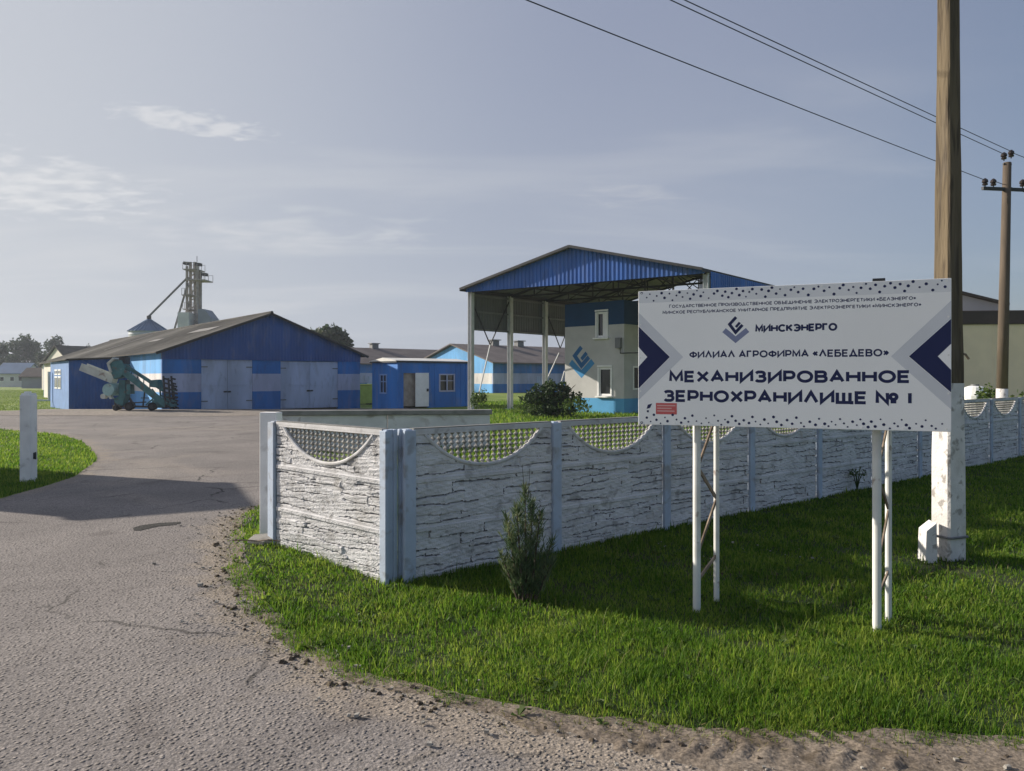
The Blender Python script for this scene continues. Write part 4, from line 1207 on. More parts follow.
def insulator(mb, p):
    p = Vector(p)
    prof = [(0.0, .018), (.05, .018), (.055, .075), (.10, .085), (.12, .05), (.15, .095), (.22, .085), (.26, .045), (.28, .02)]
    mb.tube([p + UP * h for h, r in prof], [r for h, r in prof], 10)
WPX, WD = (1007 - CX) / F * 24, 24.0
WIRES = []
def line_pole():
    c = Vector((15.86, 24.0, 0)); lean = Vector((0.20, 0, 0))
    t = thing('utility_pole', c, 'wooden power pole with dark cross-arm and insulators behind the long fence', 'utility pole')
    mb = MB(); mb.tube([c + UP * 1.6 + lean * (1.6 / 9), c + UP * 4 + lean * (4 / 9), c + UP * 8.95 + lean], [0.165, 0.155, 0.120], 12)
    mb.build('shaft', M['wood_pole'], t, smooth=True)
    f = MB(); f.tube([c + UP * -.2, c + UP * 1.62 + lean * .18], [0.175, 0.17], 12); f.build('whitewashed_foot', M['pole_lime'], t, smooth=True)
    top = c + lean
    d = Vector((0.97, 0.24, 0))
    ca = MB(); ca.bar(top + UP * 8.06 - d * 0.98, top + UP * 8.06 + d * 1.1 + UP * .06, 0.09, 0.10)
    arm = ca.build('cross_arm', M['dark_metal'], t)
    br = MB(); br.bar(top + UP * 8.9 - d * .16, top + UP * 8.9 + d * .16, .05, .05)
    br.build('top_bracket', M['dark_metal'], t)
    for off, z in ((-0.88, 8.11), (-0.55, 8.12), (0.62, 8.17), (0.98, 8.18)):
        i_ = MB(); insulator(i_, top + d * off + UP * z); i_.build('insulator', M['porcelain'], t)
    for off in (-0.13, 0.16):
        i_ = MB(); insulator(i_, top + d * off + UP * (9.0 + .1 * (off > 0))); i_.build('insulator', M['porcelain'], t)
    return top, d
ptop, pd = line_pole()
def wire(a, b, sag, label, r=0.011):
    a, b = Vector(a), Vector(b)
    pts = [a.lerp(b, k / 40) - UP * (4 * sag * (k / 40) * (1 - k / 40)) for k in range(41)]
    mb = MB(); mb.tube(pts, r, 5)
    o = mb.build('power_wire', M['dark_metal']); tag(o, label, 'wire', 'power lines overhead')
dw = Vector((-15.2, -11.6, 0))
span = 2.5
def wire_through(a, px_, sag, label):
    """from the insulator a towards the road, over the picture's upper edge at px_"""
    a = Vector(a)
    d = a.y * 0 + (a.z - EYE) * F / HY
    b = Vector(((px_ - CX) / F * d, d, a.z))
    e = a + (b - a) * 2.6
    wire(a, e, sag, label)
wire_through(ptop + pd * -0.88 + UP * 8.33, 541, 0.10, 'lowest of the three overhead power wires crossing the sky')
wire_through(ptop + pd * -0.13 + UP * 9.22, 676, 0.05, 'middle overhead power wire ending at the lower top insulator')
wire_through(ptop + pd * 0.16 + UP * 9.33, 690, 0.05, 'topmost overhead power wire ending at the highest insulator')
wire(ptop + pd * -0.55 + UP * 8.33, Vector((31, 30, 7.2)), 0.4, 'power wire sagging to the right from the cross-arm of the wooden pole')
wire(ptop + pd * 0.16 + UP * 9.3, Vector((32, 31, 8.6)), 0.4, 'power wire leaving the wooden pole top towards the right edge')

# ------------------------------------------------------------------ the blue grain store
def gable_block(t, P, du, dv, w, depth, z0, zw, zr, wallmats_front, side_m, roof_m, over=0.4, gz=None, gable_m=None, ridge_along='v', roof_t=0.10):
    pass

def blue_store():
    A = Vector((-21.52, 45.5, 0)); w = 13.5; Dp = 49.0
    zb, zg, zwall, zap = -0.35, 3.15, 3.62, 6.22
    t = thing('grain_store', A + U * w / 2, 'long blue grain store with two grey double doors and brown slate roof', 'building')
    fn = -V
    bands = ((zb, 1.05, 0), (1.05, 2.22, 1), (2.22, zg, 0))
    doors = []
    for (xa, xb, yt) in ((201.3, 252.5, 358.6), (280.6, 338.0, 361.2)):
        s0 = (hit(xa, 380, A, fn) - A).dot(U); s1 = (hit(xb, 380, A, fn) - A).dot(U)
        zt = hit((xa + xb) / 2, yt, A, fn).z
        doors.append((s0, s1, zt))
    cuts = [0] + [q for d_ in doors for q in d_[:2]] + [w]
    for k in range(0, 6, 2):
        fw = MB()
        for z0, z1, mi in bands:
            a, b = A + U * cuts[k], A + U * cuts[k + 1]
            fw.prism([a + UP * z0, b + UP * z0, b + UP * z1, a + UP * z1], V * 0.25, mi)
        fw.build('front_wall', [M['band_blue'], M['band_grey']], t)
    for s0, s1, zt in doors:
        if zt < zg - .01:
            a, b = A + U * s0, A + U * s1
            fw = MB(); fw.prism([a + UP * zt, b + UP * zt, b + UP * zg, a + UP * zg], V * 0.25, 0)
            fw.build('door_lintel', M['band_blue'], t)
    for s0, s1, zt in doors:
        zt = min(zt, zg)
        mid = (s0 + s1) / 2
        gd = -0.16
        for q0, q1, hs in ((s0, mid, 1), (mid, s1, -1)):
            d_ = MB()
            a, b = A + U * (q0 + .014) + V * 0.06, A + U * (q1 - .014) + V * 0.06
            d_.prism([a + UP * gd, b + UP * gd, b + UP * (zt - .03), a + UP * (zt - .03)], V * 0.08)
            for zz_ in (gd + .12, (zt + gd) * .5, zt - .15):
                d_.bar(a + UP * zz_ - V * 0.012, b + UP * zz_ - V * 0.012, 0.02, 0.10)
            for e_ in (a + U * .05, b - U * .05):
                d_.bar(e_ + UP * (gd + .03) - V * 0.014, e_ + UP * (zt - .06) - V * 0.014, 0.10, 0.02, V)
            leaf = d_.build('door', M['door_grey'], t)
            he = (q0 + .20) if hs > 0 else (q1 - .20)
            for zz_ in (.45, zt - .5):
                g_ = MB(); g_.obox(A + U * he + V * 0.03 + UP * zz_, U, V, UP, .20, .02, .035); g_.build('hinge', M['steel_grey'], leaf)
            h_ = MB(); hx = (q1 - .12) if hs > 0 else (q0 + .12)
            h_.obox(A + U * hx + V * 0.02 + UP * 1.05, U, V, UP, .10, .03, .05); h_.build('latch', M['dark_metal'], leaf)
    gb = MB()
    zt = lambda q: zwall + (zap - zwall) * (1 - abs(q - w / 2) / (w / 2))
    gb.ribbed(A - V * 0.05, U, w, lambda q: zg - 0.04, zt, fn, 0.22, 0.025)
    gb.prism([A + UP * (zg - .03), A + U * w + UP * (zg - .03), A + U * w + UP * zwall, A + U * w / 2 + UP * zap, A + UP * zwall], V * 0.2)
    gb.build('gable', M['gable_blue'], t)
    for s, e in ((0.0, 1), (w, -1)):
        sw = MB()
        for z0, z1, mi in ((zb, 1.05, 0), (1.05, 2.22, 1), (2.22, zwall, 0)):
            a = A + U * s + V * 0.26; b = A + U * s + V * (17.0 if s == 0 else Dp)
            sw.prism([a + UP * z0, b + UP * z0, b + UP * z1, a + UP * z1], U * 0.25 * e, mi)
        sw.build('side_wall', [M['lit_blue'], M['lit_white']], t)
    sr = MB(); a = A + V * 17.01; b = A + V * Dp
    sr.prism([a + UP * zb, b + UP * zb, b + UP * zwall, a + UP * zwall], U * .25)
    sr.build('side_wall', M['cream'], t, label='cream plastered rear stretch of the side wall')
    bw = MB(); B2 = A + V * (Dp + .01)
    bw.prism([B2 + UP * zb, B2 + U * w + UP * zb, B2 + U * w + UP * zwall, B2 + U * w / 2 + UP * zap, B2 + UP * zwall], V * 0.2)
    bw.build('rear_wall', M['band_blue'], t)
    # wavy slate roof: two slopes with overhang
    ov = 0.45; sl = (zap - zwall) / (w / 2)
    for s in (-1, 1):
        rf = MB()
        r0 = A + U * w / 2 + UP * (zap + .06) - V * ov
        e0 = A + U * (w / 2 + s * (w / 2 + ov)) + UP * (zwall - sl * ov + .06) - V * ov
        Lr = Dp + 2 * ov; nn = 330
        b = len(rf.v)
        for k in range(nn + 1):
            q = Lr * k / nn
            bump = 0.022 * math.sin(q * 2 * math.pi / 0.30)
            for p in (r0, e0):
                rf.v.append(tuple(p + V * q + UP * (bump + .03)))
            for p in (r0, e0):
                rf.v.append(tuple(p + V * q - UP * 0.05))
        for k in range(nn):
            c0, c1 = b + 4 * k, b + 4 * k + 4
            rf.f += [(c0, c1, c1 + 1, c0 + 1), (c0 + 2, c0 + 3, c1 + 3, c1 + 2), (c0 + 1, c1 + 1, c1 + 3, c0 + 3)]
        rf.f += [(b, b + 1, b + 3, b + 2), (b + 4 * nn, b + 4 * nn + 2, b + 4 * nn + 3, b + 4 * nn + 1)]
        rf.m = [0] * len(rf.f)
        roof = rf.build('roof', M['slate_roof'], t)
        bg = MB()   # rake board along the front
        bg.bar(r0 - UP * .06 + V * .02, e0 - UP * .06 + V * .02, 0.03, 0.16)
        bg.build('rake_board', M['dark_metal'], roof)
        if s < 0:
            for q0, q1, f0, f1 in ((3.5, 8.5, 0.30, 0.42), (12, 15, 0.50, 0.58), (26, 26.5, .15, .7)):
                v_ = [r0.lerp(e0, f) + V * q + UP * 0.062 for q, f in ((q0, f0), (q0, f1), (q1, f1), (q1, f0))]
                pt = MB(); pt.prism(v_, UP * 0.012)
                pt.build('patch_sheet', M['slate_patch'], roof)
    rd = MB(); rd.tube([A + U * w / 2 + UP * (zap + .1) - V * ov, A + U * w / 2 + UP * (zap + .1) + V * (Dp + ov)], 0.10, 8); rd.build('ridge_cap', M['slate_roof'], t)
    # lean-to annex at the left flank
    E0 = A + V * 9.0; aw, ad = 3.6, 8.0
    O = E0 - U * aw
    an = MB()
    an.ribbed(O, U, aw - .01, lambda q: zb, lambda q: 3.12 + 0.2 * q / aw, -V, 0.20, 0.02)
    an.prism([O + V * .02 + UP * zb, E0 - U * .01 + V * .02 + UP * zb, E0 - U * .01 + V * .02 + UP * 3.31, O + V * .02 + UP * 3.11], V * 0.15)
    annex = an.build('annex', M['annex_blue'], t)
    asd = MB()
    asd.ribbed(O + V * .02, V, ad, lambda q: zb, lambda q: 3.11, -U, 0.30, 0.012)
    asd.prism([O + V * .18 + U * .02 + UP * zb, O + V * ad + U * .02 + UP * zb, O + V * ad + U * .02 + UP * 3.10, O + V * .18 + U * .02 + UP * 3.10], U * 0.12)
    asd.prism([O + V * (ad + .01) + UP * zb, E0 - U * .01 + V * (ad + .01) + UP * zb, E0 - U * .01 + V * (ad + .01) + UP * 3.30, O + V * (ad + .01) + UP * 3.10], V * 0.12)
    asd.build('annex_wall', M['annex_side'], annex)
    ar = MB()
    ar.prism([O - U * .25 - V * .3 + UP * 3.14, E0 - U * .02 - V * .3 + UP * 3.36, E0 - U * .02 + V * (ad + .2) + UP * 3.36, O - U * .25 + V * (ad + .2) + UP * 3.14], UP * 0.09)
    ar.build('annex_roof', M['slate_roof'], annex)
    # windows in the annex side: two small panes above two tall ones
    for q0, q1, z0, z1 in ((3.2, 4.4, 1.15, 2.05), (4.7, 5.9, 1.15, 2.05), (3.2, 4.4, 2.15, 2.55), (4.7, 5.9, 2.15, 2.55)):
        fr = MB()
        a = O - U * 0.015 + V * q0; b = O - U * 0.015 + V * q1
        fr.prism([a + UP * z0, b + UP * z0, b + UP * z1, a + UP * z1], -U * 0.03)
        f_ = fr.build('window', M['white_paint'], annex)
        g_ = MB(); mg = 0.10
        for h in (0, 1):
            wq = (q1 - q0) / 2
            a = O - U * 0.047 + V * (q0 + h * wq + mg); b = O - U * 0.047 + V * (q0 + (h + 1) * wq - mg)
            g_.prism([a + UP * (z0 + mg), b + UP * (z0 + mg), b + UP * (z1 - mg), a + UP * (z1 - mg)], -U * 0.006)
        g_.build('window_pane', M['glass'], annex)
    # low pipe run at the foot of the annex
    pp = MB(); p0 = O - U * 0.2 + V * 7.3
    pp.tube([p0 + UP * 2.4, p0 + UP * 0.25, p0 - U * 1.4 + UP * 0.25], 0.11, 8); pp.build('gas_pipe', M['elevator_white'], annex)
blue_store()

# ------------------------------------------------------------------ grain loader parked at the store's corner
def loader():
    D = 43.6
    def P(px_, py_, dd=0.0): return W(px_, py_, D + dd)
    base = P(128, 410); base.z = 0
    t = thing('grain_loader', base, 'teal wheeled grain loader with slanting boom parked by the blue store corner', 'farm machine')
    # throwing trough, pale, open on top
    tr = MB()
    a, b = P(82, 370), P(114, 383)
    d = (b - a).normalized(); up_ = Vector((0, 1, 0)).cross(d) * -1
    if up_.z < 0: up_ = -up_
    tr.bar(a, b, 0.55, 0.05, up_)
    for s in (-.28, .28): tr.bar(a + Vector((0, s, 0)) + up_ * .2, b + Vector((0, s, 0)) + up_ * .24, 0.04, 0.44, up_)
    tr.build('throwing_trough', M['trough'], t)
    # head housing and flywheel drum
    hd = MB()
    hd.prism([P(109, 362, -.4), P(121, 360, -.4), P(125, 368, -.4), P(121, 377, -.4), P(113.5, 379, -.4), P(111, 373, -.4)], Vector((0, .8, 0)))
    hd.prism([P(118.5, 380, -.3), P(125, 380, -.3), P(125.5, 396, -.3), P(122, 406, -.3), P(115, 403, -.3), P(113, 399, -.3), P(118.5, 396, -.3)], Vector((0, .6, 0)))
    hd.build('head_housing', M['teal'], t, bevel=0.03)
    fl = MB(); c = P(114.5, 389.5)
    fl.tube([c + Vector((-.05, -.60, 0)), c + Vector((.05, .5, 0))], 0.36, 20); fl.build('throwing_drum', M['teal_pale'], t)
    sb = MB(); sb.prism([P(126.5, 384, -.5), P(130, 384.5, -.5), P(130.5, 394, -.5), P(126.5, 394, -.5)], Vector((0, .5, 0))); sb.build('switch_box', M['teal'], t, bevel=.01)
    mo = MB(); c = P(108, 394)
    mo.prism([P(105.5, 386, -.5), P(108, 389, -.5), P(112, 399, -.5), P(109.5, 399, -.5), P(106.5, 394, -.5)], Vector((0, .25, 0)))
    mo.tube([c + Vector((.02, -.6, -.12)), c + Vector((.02, -.25, -.12))], 0.15, 12); mo.build('motor', M['trough'], t)
    hood = MB(); hood.prism([P(106.5, 363, -.5), P(112.5, 357.5, -.5), P(114, 359, -.5), P(109, 364, -.5), P(111.5, 372, -.5), P(109.5, 373, -.5)], Vector((0, .9, 0))); hood.build('hood', M['trough'], t)
    bx_ = MB(); bx_.obox(P(124.5, 360.5), (1, .2, 0), (0, 1, 0), UP, .16, .3, .2); bx_.build('drive_motor', M['dark_metal'], t)
    # two boom beams with daylight between them, running down to the feeder
    bo = MB()
    for dd in (-.5, .12): bo.bar(P(121, 370, dd), P(166, 405, dd), 0.07, 0.34)
    for dd in (-.2, .45): bo.bar(P(126, 366, dd), P(163, 390, dd), 0.07, 0.20)
    for k in range(7):
        q = k / 6
        bo.bar(P(122 + 42 * q, 370 + 33.5 * q, -.5), P(122 + 42 * q, 370 + 33.5 * q, .12), 0.05, 0.05)
        if k < 5: bo.bar(P(127 + 34 * q, 366.5 + 22 * q, -.2), P(124.5 + 38 * q, 370.5 + 29 * q, .12), 0.05, 0.05)
    bo.build('boom', M['teal'], t)
    bt = MB(); bt.bar(P(123, 369.0, -.2), P(166, 403.0, -.2), 0.52, 0.04); bt.build('conveyor_belt', M['teal_pale'], t)
    # feeder with upright scraper frames
    fe = MB()
    fe.prism([P(148, 380.5, -.3), P(157, 379.5, -.3), P(160, 388, -.3), P(150, 387, -.3)], Vector((0, .6, 0)))
    fe.prism([P(152, 400, -.4), P(166, 397, -.4), P(171, 407, -.4), P(149, 408, -.4)], Vector((0, .9, 0)))
    fe.build('feeder_body', M['teal'], t, bevel=0.03)
    fb = MB()
    for a_, b_ in (((157, 384), (170, 398)), ((152, 389), (164, 405)), ((159, 379.5), (161, 400)), ((163, 388), (175, 391)), ((160, 395), (176, 402)), ((146, 405), (156, 396))):
        fb.bar(P(a_[0], a_[1], .2), P(b_[0], b_[1], .2), .07, .07)
    fb.build('feeder_frame', M['teal'], t)
    for x, y0, y1, dd in ((164.5, 376, 408, -.5), (169.5, 378, 409, -.1), (172.5, 376, 409, .3), (174.0, 384, 409, .7)):
        sf = MB(); sf.bar(P(x - 1.2, y0, dd), P(x + 1.2, y1, dd), 0.08, 0.08)
        for k in range(7):
            yy = y0 + (y1 - y0) * (k + .5) / 7
            sf.bar(P(x - 1.2 + 2.4 * (k + .5) / 7, yy, dd), P(x + 3.0 + 2.0 * (k + .5) / 7, yy + 1.0, dd), 0.04, 0.10)
        sf.build('scraper_frame', M['dark_metal'], t)
    ch = MB()
    ch.bar(P(114, 406, 0), P(168, 407, 0), 0.4, 0.10); ch.bar(P(115.5, 398, .3), P(115.5, 408, .3), .10, .10); ch.bar(P(126, 392, .3), P(134, 406, .3), .10, .10)
    ch.bar(P(141, 398, .2), P(149, 398, .2), .05, .05); ch.bar(P(145, 390, .2), P(143, 406, .2), .06, .06); ch.bar(P(131, 403, .2), P(146, 402, .2), .09, .07)
    ch.build('chassis', M['dark_metal'], t)
    for px_, r, dd in ((116, .17, -.6), (119, .17, .7), (129, .25, -.6), (131, .25, .7), (152, .24, -.6), (154, .24, .7)):
        c = P(px_, 400, dd); c.z = asph_z(c.x, c.y) + r + .012
        wh = MB(); wh.tube([c + Vector((0, -.09, 0)), c + Vector((0, -.06, 0)), c + Vector((0, .06, 0)), c + Vector((0, .09, 0))], [r * .86, r, r, r * .86], 18)
        w_ = wh.build('wheel', M['rubber'], t)
        rm = MB(); rm.tube([c + Vector((0, -.10, 0)), c + Vector((0, .10, 0))], r * .5, 12); rm.build('rim', M['dark_metal'], w_)
loader()

# ------------------------------------------------------------------ small blue hut
def hut():
    A = W(397.5, 408.5, 47.0); A.z = 0
    w, dp, h = 5.62, 3.16, 2.93
    t = thing('site_hut', A + U * w / 2, 'small bright blue cabin with open white door between store and canopy', 'hut')
    fn = -V
    def S(px_): return (hit(px_, 380, A, fn) - A).dot(U)
    d0, d1 = S(403.5), S(428)
    x0, x1 = S(439.5), S(454)
    zd = 2.25; zw0, zw1 = hit(447, 391, A, fn).z, hit(447, 374.5, A, fn).z
    mb = MB()
    def pan(a, b, z0, z1):
        mb.prism([A + U * a + UP * z0, A + U * b + UP * z0, A + U * b + UP * z1, A + U * a + UP * z1], V * 0.12)
    pan(0, d0, -.2, h); pan(d1, x0, -.2, h); pan(x1, w, -.2, h); pan(d0, d1, zd, h); pan(x0, x1, -.2, zw0); pan(x0, x1, zw1, h)
    k = 0.0
    s0, s1 = 1.35, 2.15
    for a, b, z0, z1 in ((.121, s0, -.2, h), (s1, dp, -.2, h), (s0, s1, -.2, .95), (s0, s1, 2.15, h)):
        mb.prism([A + V * a + UP * z0, A + V * b + UP * z0, A + V * b + UP * z1, A + V * a + UP * z1], U * 0.12)
    mb.prism([A + V * .121 + U * w + UP * -.2, A + V * dp + U * w + UP * -.2, A + V * dp + U * w + UP * h, A + V * .121 + U * w + UP * h], -U * .12)
    mb.prism([A + V * (dp + .002) + UP * -.2, A + V * (dp + .002) + U * w + UP * -.2, A + V * (dp + .002) + U * w + UP * h, A + V * (dp + .002) + UP * h], V * .12)
    for q in [x for x in np.arange(0.3, w, 0.42)]:
        if d0 - .1 < q < d1 + .1 or x0 - .1 < q < x1 + .1: continue
        mb.bar(A + U * q - V * 0.01 + UP * -.1, A + U * q - V * 0.01 + UP * (h - .05), 0.02, 0.05, U)
    mb.build('walls', M['hut_blue'], t)
    fl = MB(); fl.prism([A + U * .13 + V * .13, A + U * (w - .13) + V * .13, A + U * (w - .13) + V * dp, A + U * .13 + V * dp], UP * 0.12); fl.build('floor_slab', M['dark_inside'], t)
    rf = MB(); rf.prism([A - U * .15 - V * .12 + UP * (h + .0), A + U * (w + .12) - V * .12 + UP * (h), A + U * (w + .12) + V * (dp + .2) + UP * h, A - U * .15 + V * (dp + .2) + UP * h], UP * 0.10)
    rf.build('roof_edge', M['dark_metal'], t)
    rt = MB(); rt.prism([A - U * .16 - V * .05 + UP * (h + .10), A + U * (w + .1) - V * .05 + UP * (h + .10), A + U * (w + .1) + V * dp / 2 + UP * (h + .30), A - U * .16 + V * dp / 2 + UP * (h + .30)], UP * .03)
    rt.prism([A - U * .16 + V * (dp + .2) + UP * (h + .10), A - U * .16 + V * (dp / 2 + .003) + UP * (h + .30), A + U * (w + .1) + V * (dp / 2 + .003) + UP * (h + .30), A + U * (w + .1) + V * (dp + .2) + UP * (h + .10)], UP * .03)
    rt.prism([A - U * .16 - V * .05 + UP * (h + .10), A - U * .16 + V * (dp + .2) + UP * (h + .10), A - U * .16 + V * dp / 2 + UP * (h + .30)], U * .02)
    rt.build('roof', M['elevator_white'], t)
    # door leaf swung half open, inner boards behind it
    dm = S(414.5)
    dr = MB()
    dr.prism([A + U * (dm + .02) - V * 0.05 + UP * .08, A + U * (d1 + .02) - V * 0.03 + UP * .08, A + U * (d1 + .02) - V * .03 + UP * (zd + .02), A + U * (dm + .02) - V * .05 + UP * (zd + .02)], -V * .05)
    leaf = dr.build('door', M['white_paint'], t, bevel=0.006)
    hl = MB(); hl.obox(A + U * (d1 - .1) - V * .12 + UP * 1.15, U, V, UP, .06, .03, .09); hl.build('handle', M['dark_metal'], leaf)
    ib = MB(); ib.prism([A + U * (d0) + V * .16 + UP * .13, A + U * (dm + .3) + V * .16 + UP * .13, A + U * (dm + .3) + V * .16 + UP * zd, A + U * d0 + V * .16 + UP * zd], V * .05); ib.build('inner_board', mat('board_brown', (0.34, 0.29, 0.25), 0.9, 0.2, 3), t)
    for (o, dd, nn, q0, q1, z0, z1) in ((A, U, -V, x0, x1, zw0, zw1), (A, V, -U, s0, s1, .95, 2.15)):
        wf = MB()
        f = 0.09
        c0, c1 = o + dd * q0, o + dd * q1
        pf = nn * 0.025
        for aa, bb in ((c0 + UP * z0, c1 + UP * z0), (c0 + UP * z1, c1 + UP * z1)): wf.bar(aa + pf - dd * .05, bb + pf + dd * .05, .05, f)
        for aa in (c0, c1, (c0 + c1) / 2): wf.bar(aa + pf * .9 + UP * z0, aa + pf * .9 + UP * z1, f, .05, nn)
        wf.bar(c0 + pf * .8 + UP * (z0 + (z1 - z0) * .62), c1 + pf * .8 + UP * (z0 + (z1 - z0) * .62), .05, .05)
        w_ = wf.build('window', M['band_grey'] if dd is U else M['annex_side'], t)
        g = MB(); g.prism([c0 - nn * .06 + UP * z0, c1 - nn * .06 + UP * z0, c1 - nn * .06 + UP * z1, c0 - nn * .06 + UP * z1], -nn * .01)
        g.build('pane', M['glass'], w_)
hut()
def box_cart():
    c = W(363, 400, 62); c.z = hgt(c.x, c.y)
    t = thing('cargo_bin', c, 'yellow-green box on the ground between the store and the blue cabin', 'bin')
    mb = MB(); mb.obox(c + UP * .85, U, V, UP, .8, .5, .75); mb.build('bin', M['yellow_green'], t, bevel=.03)
    r = MB(); r.obox(c + UP * 1.66, U, V, UP, .85, .55, .05); r.build('lid', M['yellow_green'], t)
    for s in (-1, 1):
        f = MB(); f.obox(c + U * s * .6 + UP * .05, U, V, UP, .08, .5, .05); f.build('foot', M['dark_metal'], t)
box_cart()

# ------------------------------------------------------------------ open truck canopy with corrugated blue gable
CA = Vector((0.832, -0.554, 0)).normalized(); CB = Vector((0.653, 0.757, 0)).normalized()
def canopy():
    P0 = W(471, 400, 42.7); P0.z = 0
    e0 = W(463, 291, 43.0)
    zc = 6.92; zap = 8.66; wd = 13.9; ln = 13.8; zs = 4.72
    t = thing('truck_canopy', P0 + CA * wd / 2, 'tall open truck shelter on white columns with corrugated blue gable', 'canopy')
    fn = CA.cross(UP); fn = fn if fn.y < 0 else -fn
    bn = CB.cross(UP).normalized(); ln_out = -CA
    ov = 0.16
    slope = (zap - zc) / (wd / 2)
    gb = MB()
    gb.ribbed(P0 - CB * 0.35 - CA * ov * .4, CA, wd + ov * .8, lambda q: zc - 0.06, lambda q: zc + .10 + (zap - zc) * (1 - abs(q - ov * .4 - wd / 2) / (wd / 2 + ov)), fn, 0.24, 0.035)
    gb.build('gable_sheet', M['navy_blue'], t)
    gi = MB()
    gi.ribbed(P0 - CB * 0.33 - CA * ov * .4, CA, wd + ov * .8, lambda q: zc - 0.05, lambda q: zc + .09 + (zap - zc) * (1 - abs(q - ov * .4 - wd / 2) / (wd / 2 + ov)), fn, 0.24, 0.03)
    gi.build('gable_lining', M['sheet_inner'], t)
    for s in (-1, 1):
        rf = MB()
        r0 = P0 + CA * wd / 2 + UP * (zap + .16) - CB * .75
        e = P0 + CA * (wd / 2 + s * (wd / 2 + ov)) + UP * (zc - slope * ov + .16) - CB * .75
        L = ln + 1.4; nn = 62; b = len(rf.v)
        for k in range(nn * 4 + 1):
            q = L * k / (nn * 4)
            up_ = 0.03 if k % 4 in (1, 2) else 0.0
            rf.v.append(tuple(r0 + CB * q + UP * up_)); rf.v.append(tuple(e + CB * q + UP * up_))
        for k in range(nn * 4):
            c = b + 2 * k; rf.f.append((c, c + 2, c + 3, c + 1)); rf.m.append(0)
        roof = rf.build('roof', M['steel_grey'], t)
        rk = MB(); rk.bar(r0 - UP * .05 - CB * .01, e - UP * .02 - CB * .01, 0.03, 0.13); rk.bar(e - UP * .06, e + CB * L - UP * .06, .03, .16)
        rk.build('edge_flashing', M['dark_metal'], roof)
    # frames: columns, trusses, braces
    nb = 4
    for k in range(nb + 1):
        o = P0 + CB * (ln * k / nb)
        for s in (0, 1):
            c = o + CA * wd * s
            col = MB()
            col.obox(c + UP * (zc / 2), CA, CB, UP, .10, .03, zc / 2)
            for q in (-1, 1): col.obox(c + CA * q * .11 + UP * zc / 2, CA, CB, UP, .012, .13, zc / 2)
            col.obox(c + UP * .05, CA, CB, UP, .26, .26, .05)
            col.build('column', M['column_white'], t)
        tr = MB()
        a, b_ = o + UP * (zc - .02), o + CA * wd + UP * (zc - .02)
        ap = o + CA * wd / 2 + UP * (zap - .05)
        off = CB * (.02)
        tr.bar(a, b_, .10, .10); tr.bar(a, ap, .12, .12); tr.bar(ap, b_, .12, .12)
        n = 8
        for j in range(1, n):
            f = j / n
            p = a.lerp(b_, f); zt = zc + (zap - zc) * (1 - abs(f - .5) * 2) - .05
            tp = Vector((p.x, p.y, zt))
            tr.bar(p, tp, .06, .06, CA)
            f2 = (j + (1 if f < .5 else -1)) / n
            if j != n // 2: tr.bar(p, Vector((a.lerp(b_, f2).x, a.lerp(b_, f2).y, zc + (zap - zc) * (1 - abs(f2 - .5) * 2) - .05)), .05, .05)
        tr.build('roof_truss', M['dark_metal'], t)
    for s in (-1, 1):
        for j in range(6):
            f = j / 5 * .97
            pu = MB()
            p = P0 + CA * (wd / 2 + s * wd / 2 * f) + UP * (zap - (zap - zc) * f + .03) - CB * .3
            pu.bar(p, p + CB * (ln + .5), .06, .10); pu.build('purlin', M['dark_metal'], t)
    # side cladding: grey lining inside, blue sheet outside, girts
    for s in (0, 1):
        o = P0 + CA * (wd * s) + CA * (.17 if s else -.17)
        out = CA if s else -CA
        sd_ = MB(); sd_.ribbed(o + out * .03, CB, ln, lambda q: zs, lambda q: zc + .05, out, 0.24, 0.03); sd_.build('side_sheet', M['navy_blue'], t)
        si = MB(); si.ribbed(o + out * .012, CB, ln, lambda q: zs + .01, lambda q: zc + .06, out, 0.24, 0.03); si.build('side_lining', M['sheet_inner'], t)
        gt = MB()
        for z in (zs + .06, (zs + zc) / 2, zc - .15): gt.bar(o - out * .045 + UP * z, o - out * .045 + CB * ln + UP * z, .06, .10)
        gt.build('girt', M['steel_grey'], t)
        for k in range(nb):
            br = MB()
            c0, c1 = o + CB * (ln * k / nb), o + CB * (ln * (k + 1) / nb)
            if k % 2 == 0:
                br.bar(c0 - out * .1 + UP * (zc - .3), (c0 + c1) / 2 - out * .1 + UP * (zs - .8), .05, .05); br.bar(c1 - out * .1 + UP * (zc - .3), (c0 + c1) / 2 - out * .1 + UP * (zs - .8), .05, .05)
            if br.v: br.build('tie_rod', M['dark_metal'], t)
        wb = MB()
        c0, c1, c2 = o, o + CB * (ln / nb), o + CB * (2 * ln / nb)
        wb.bar(c0 - out * .1 + UP * .3 + CB * .5, (c0 + c1) / 2 - out * .1 + UP * (zs - .8), .06, .06)
        wb.bar(c2 - out * .1 + UP * 1.2 - CB * .2, c2 - out * .1 + CB * 1.6 + UP * 3.6, .06, .06)
        wb.bar(c2 - out * .1 + UP * .3 + CB * 1.2, c2 - out * .1 + CB * 2.2 + UP * 2.4, .06, .06)
        wb.build('brace', M['column_white'], t)
canopy()

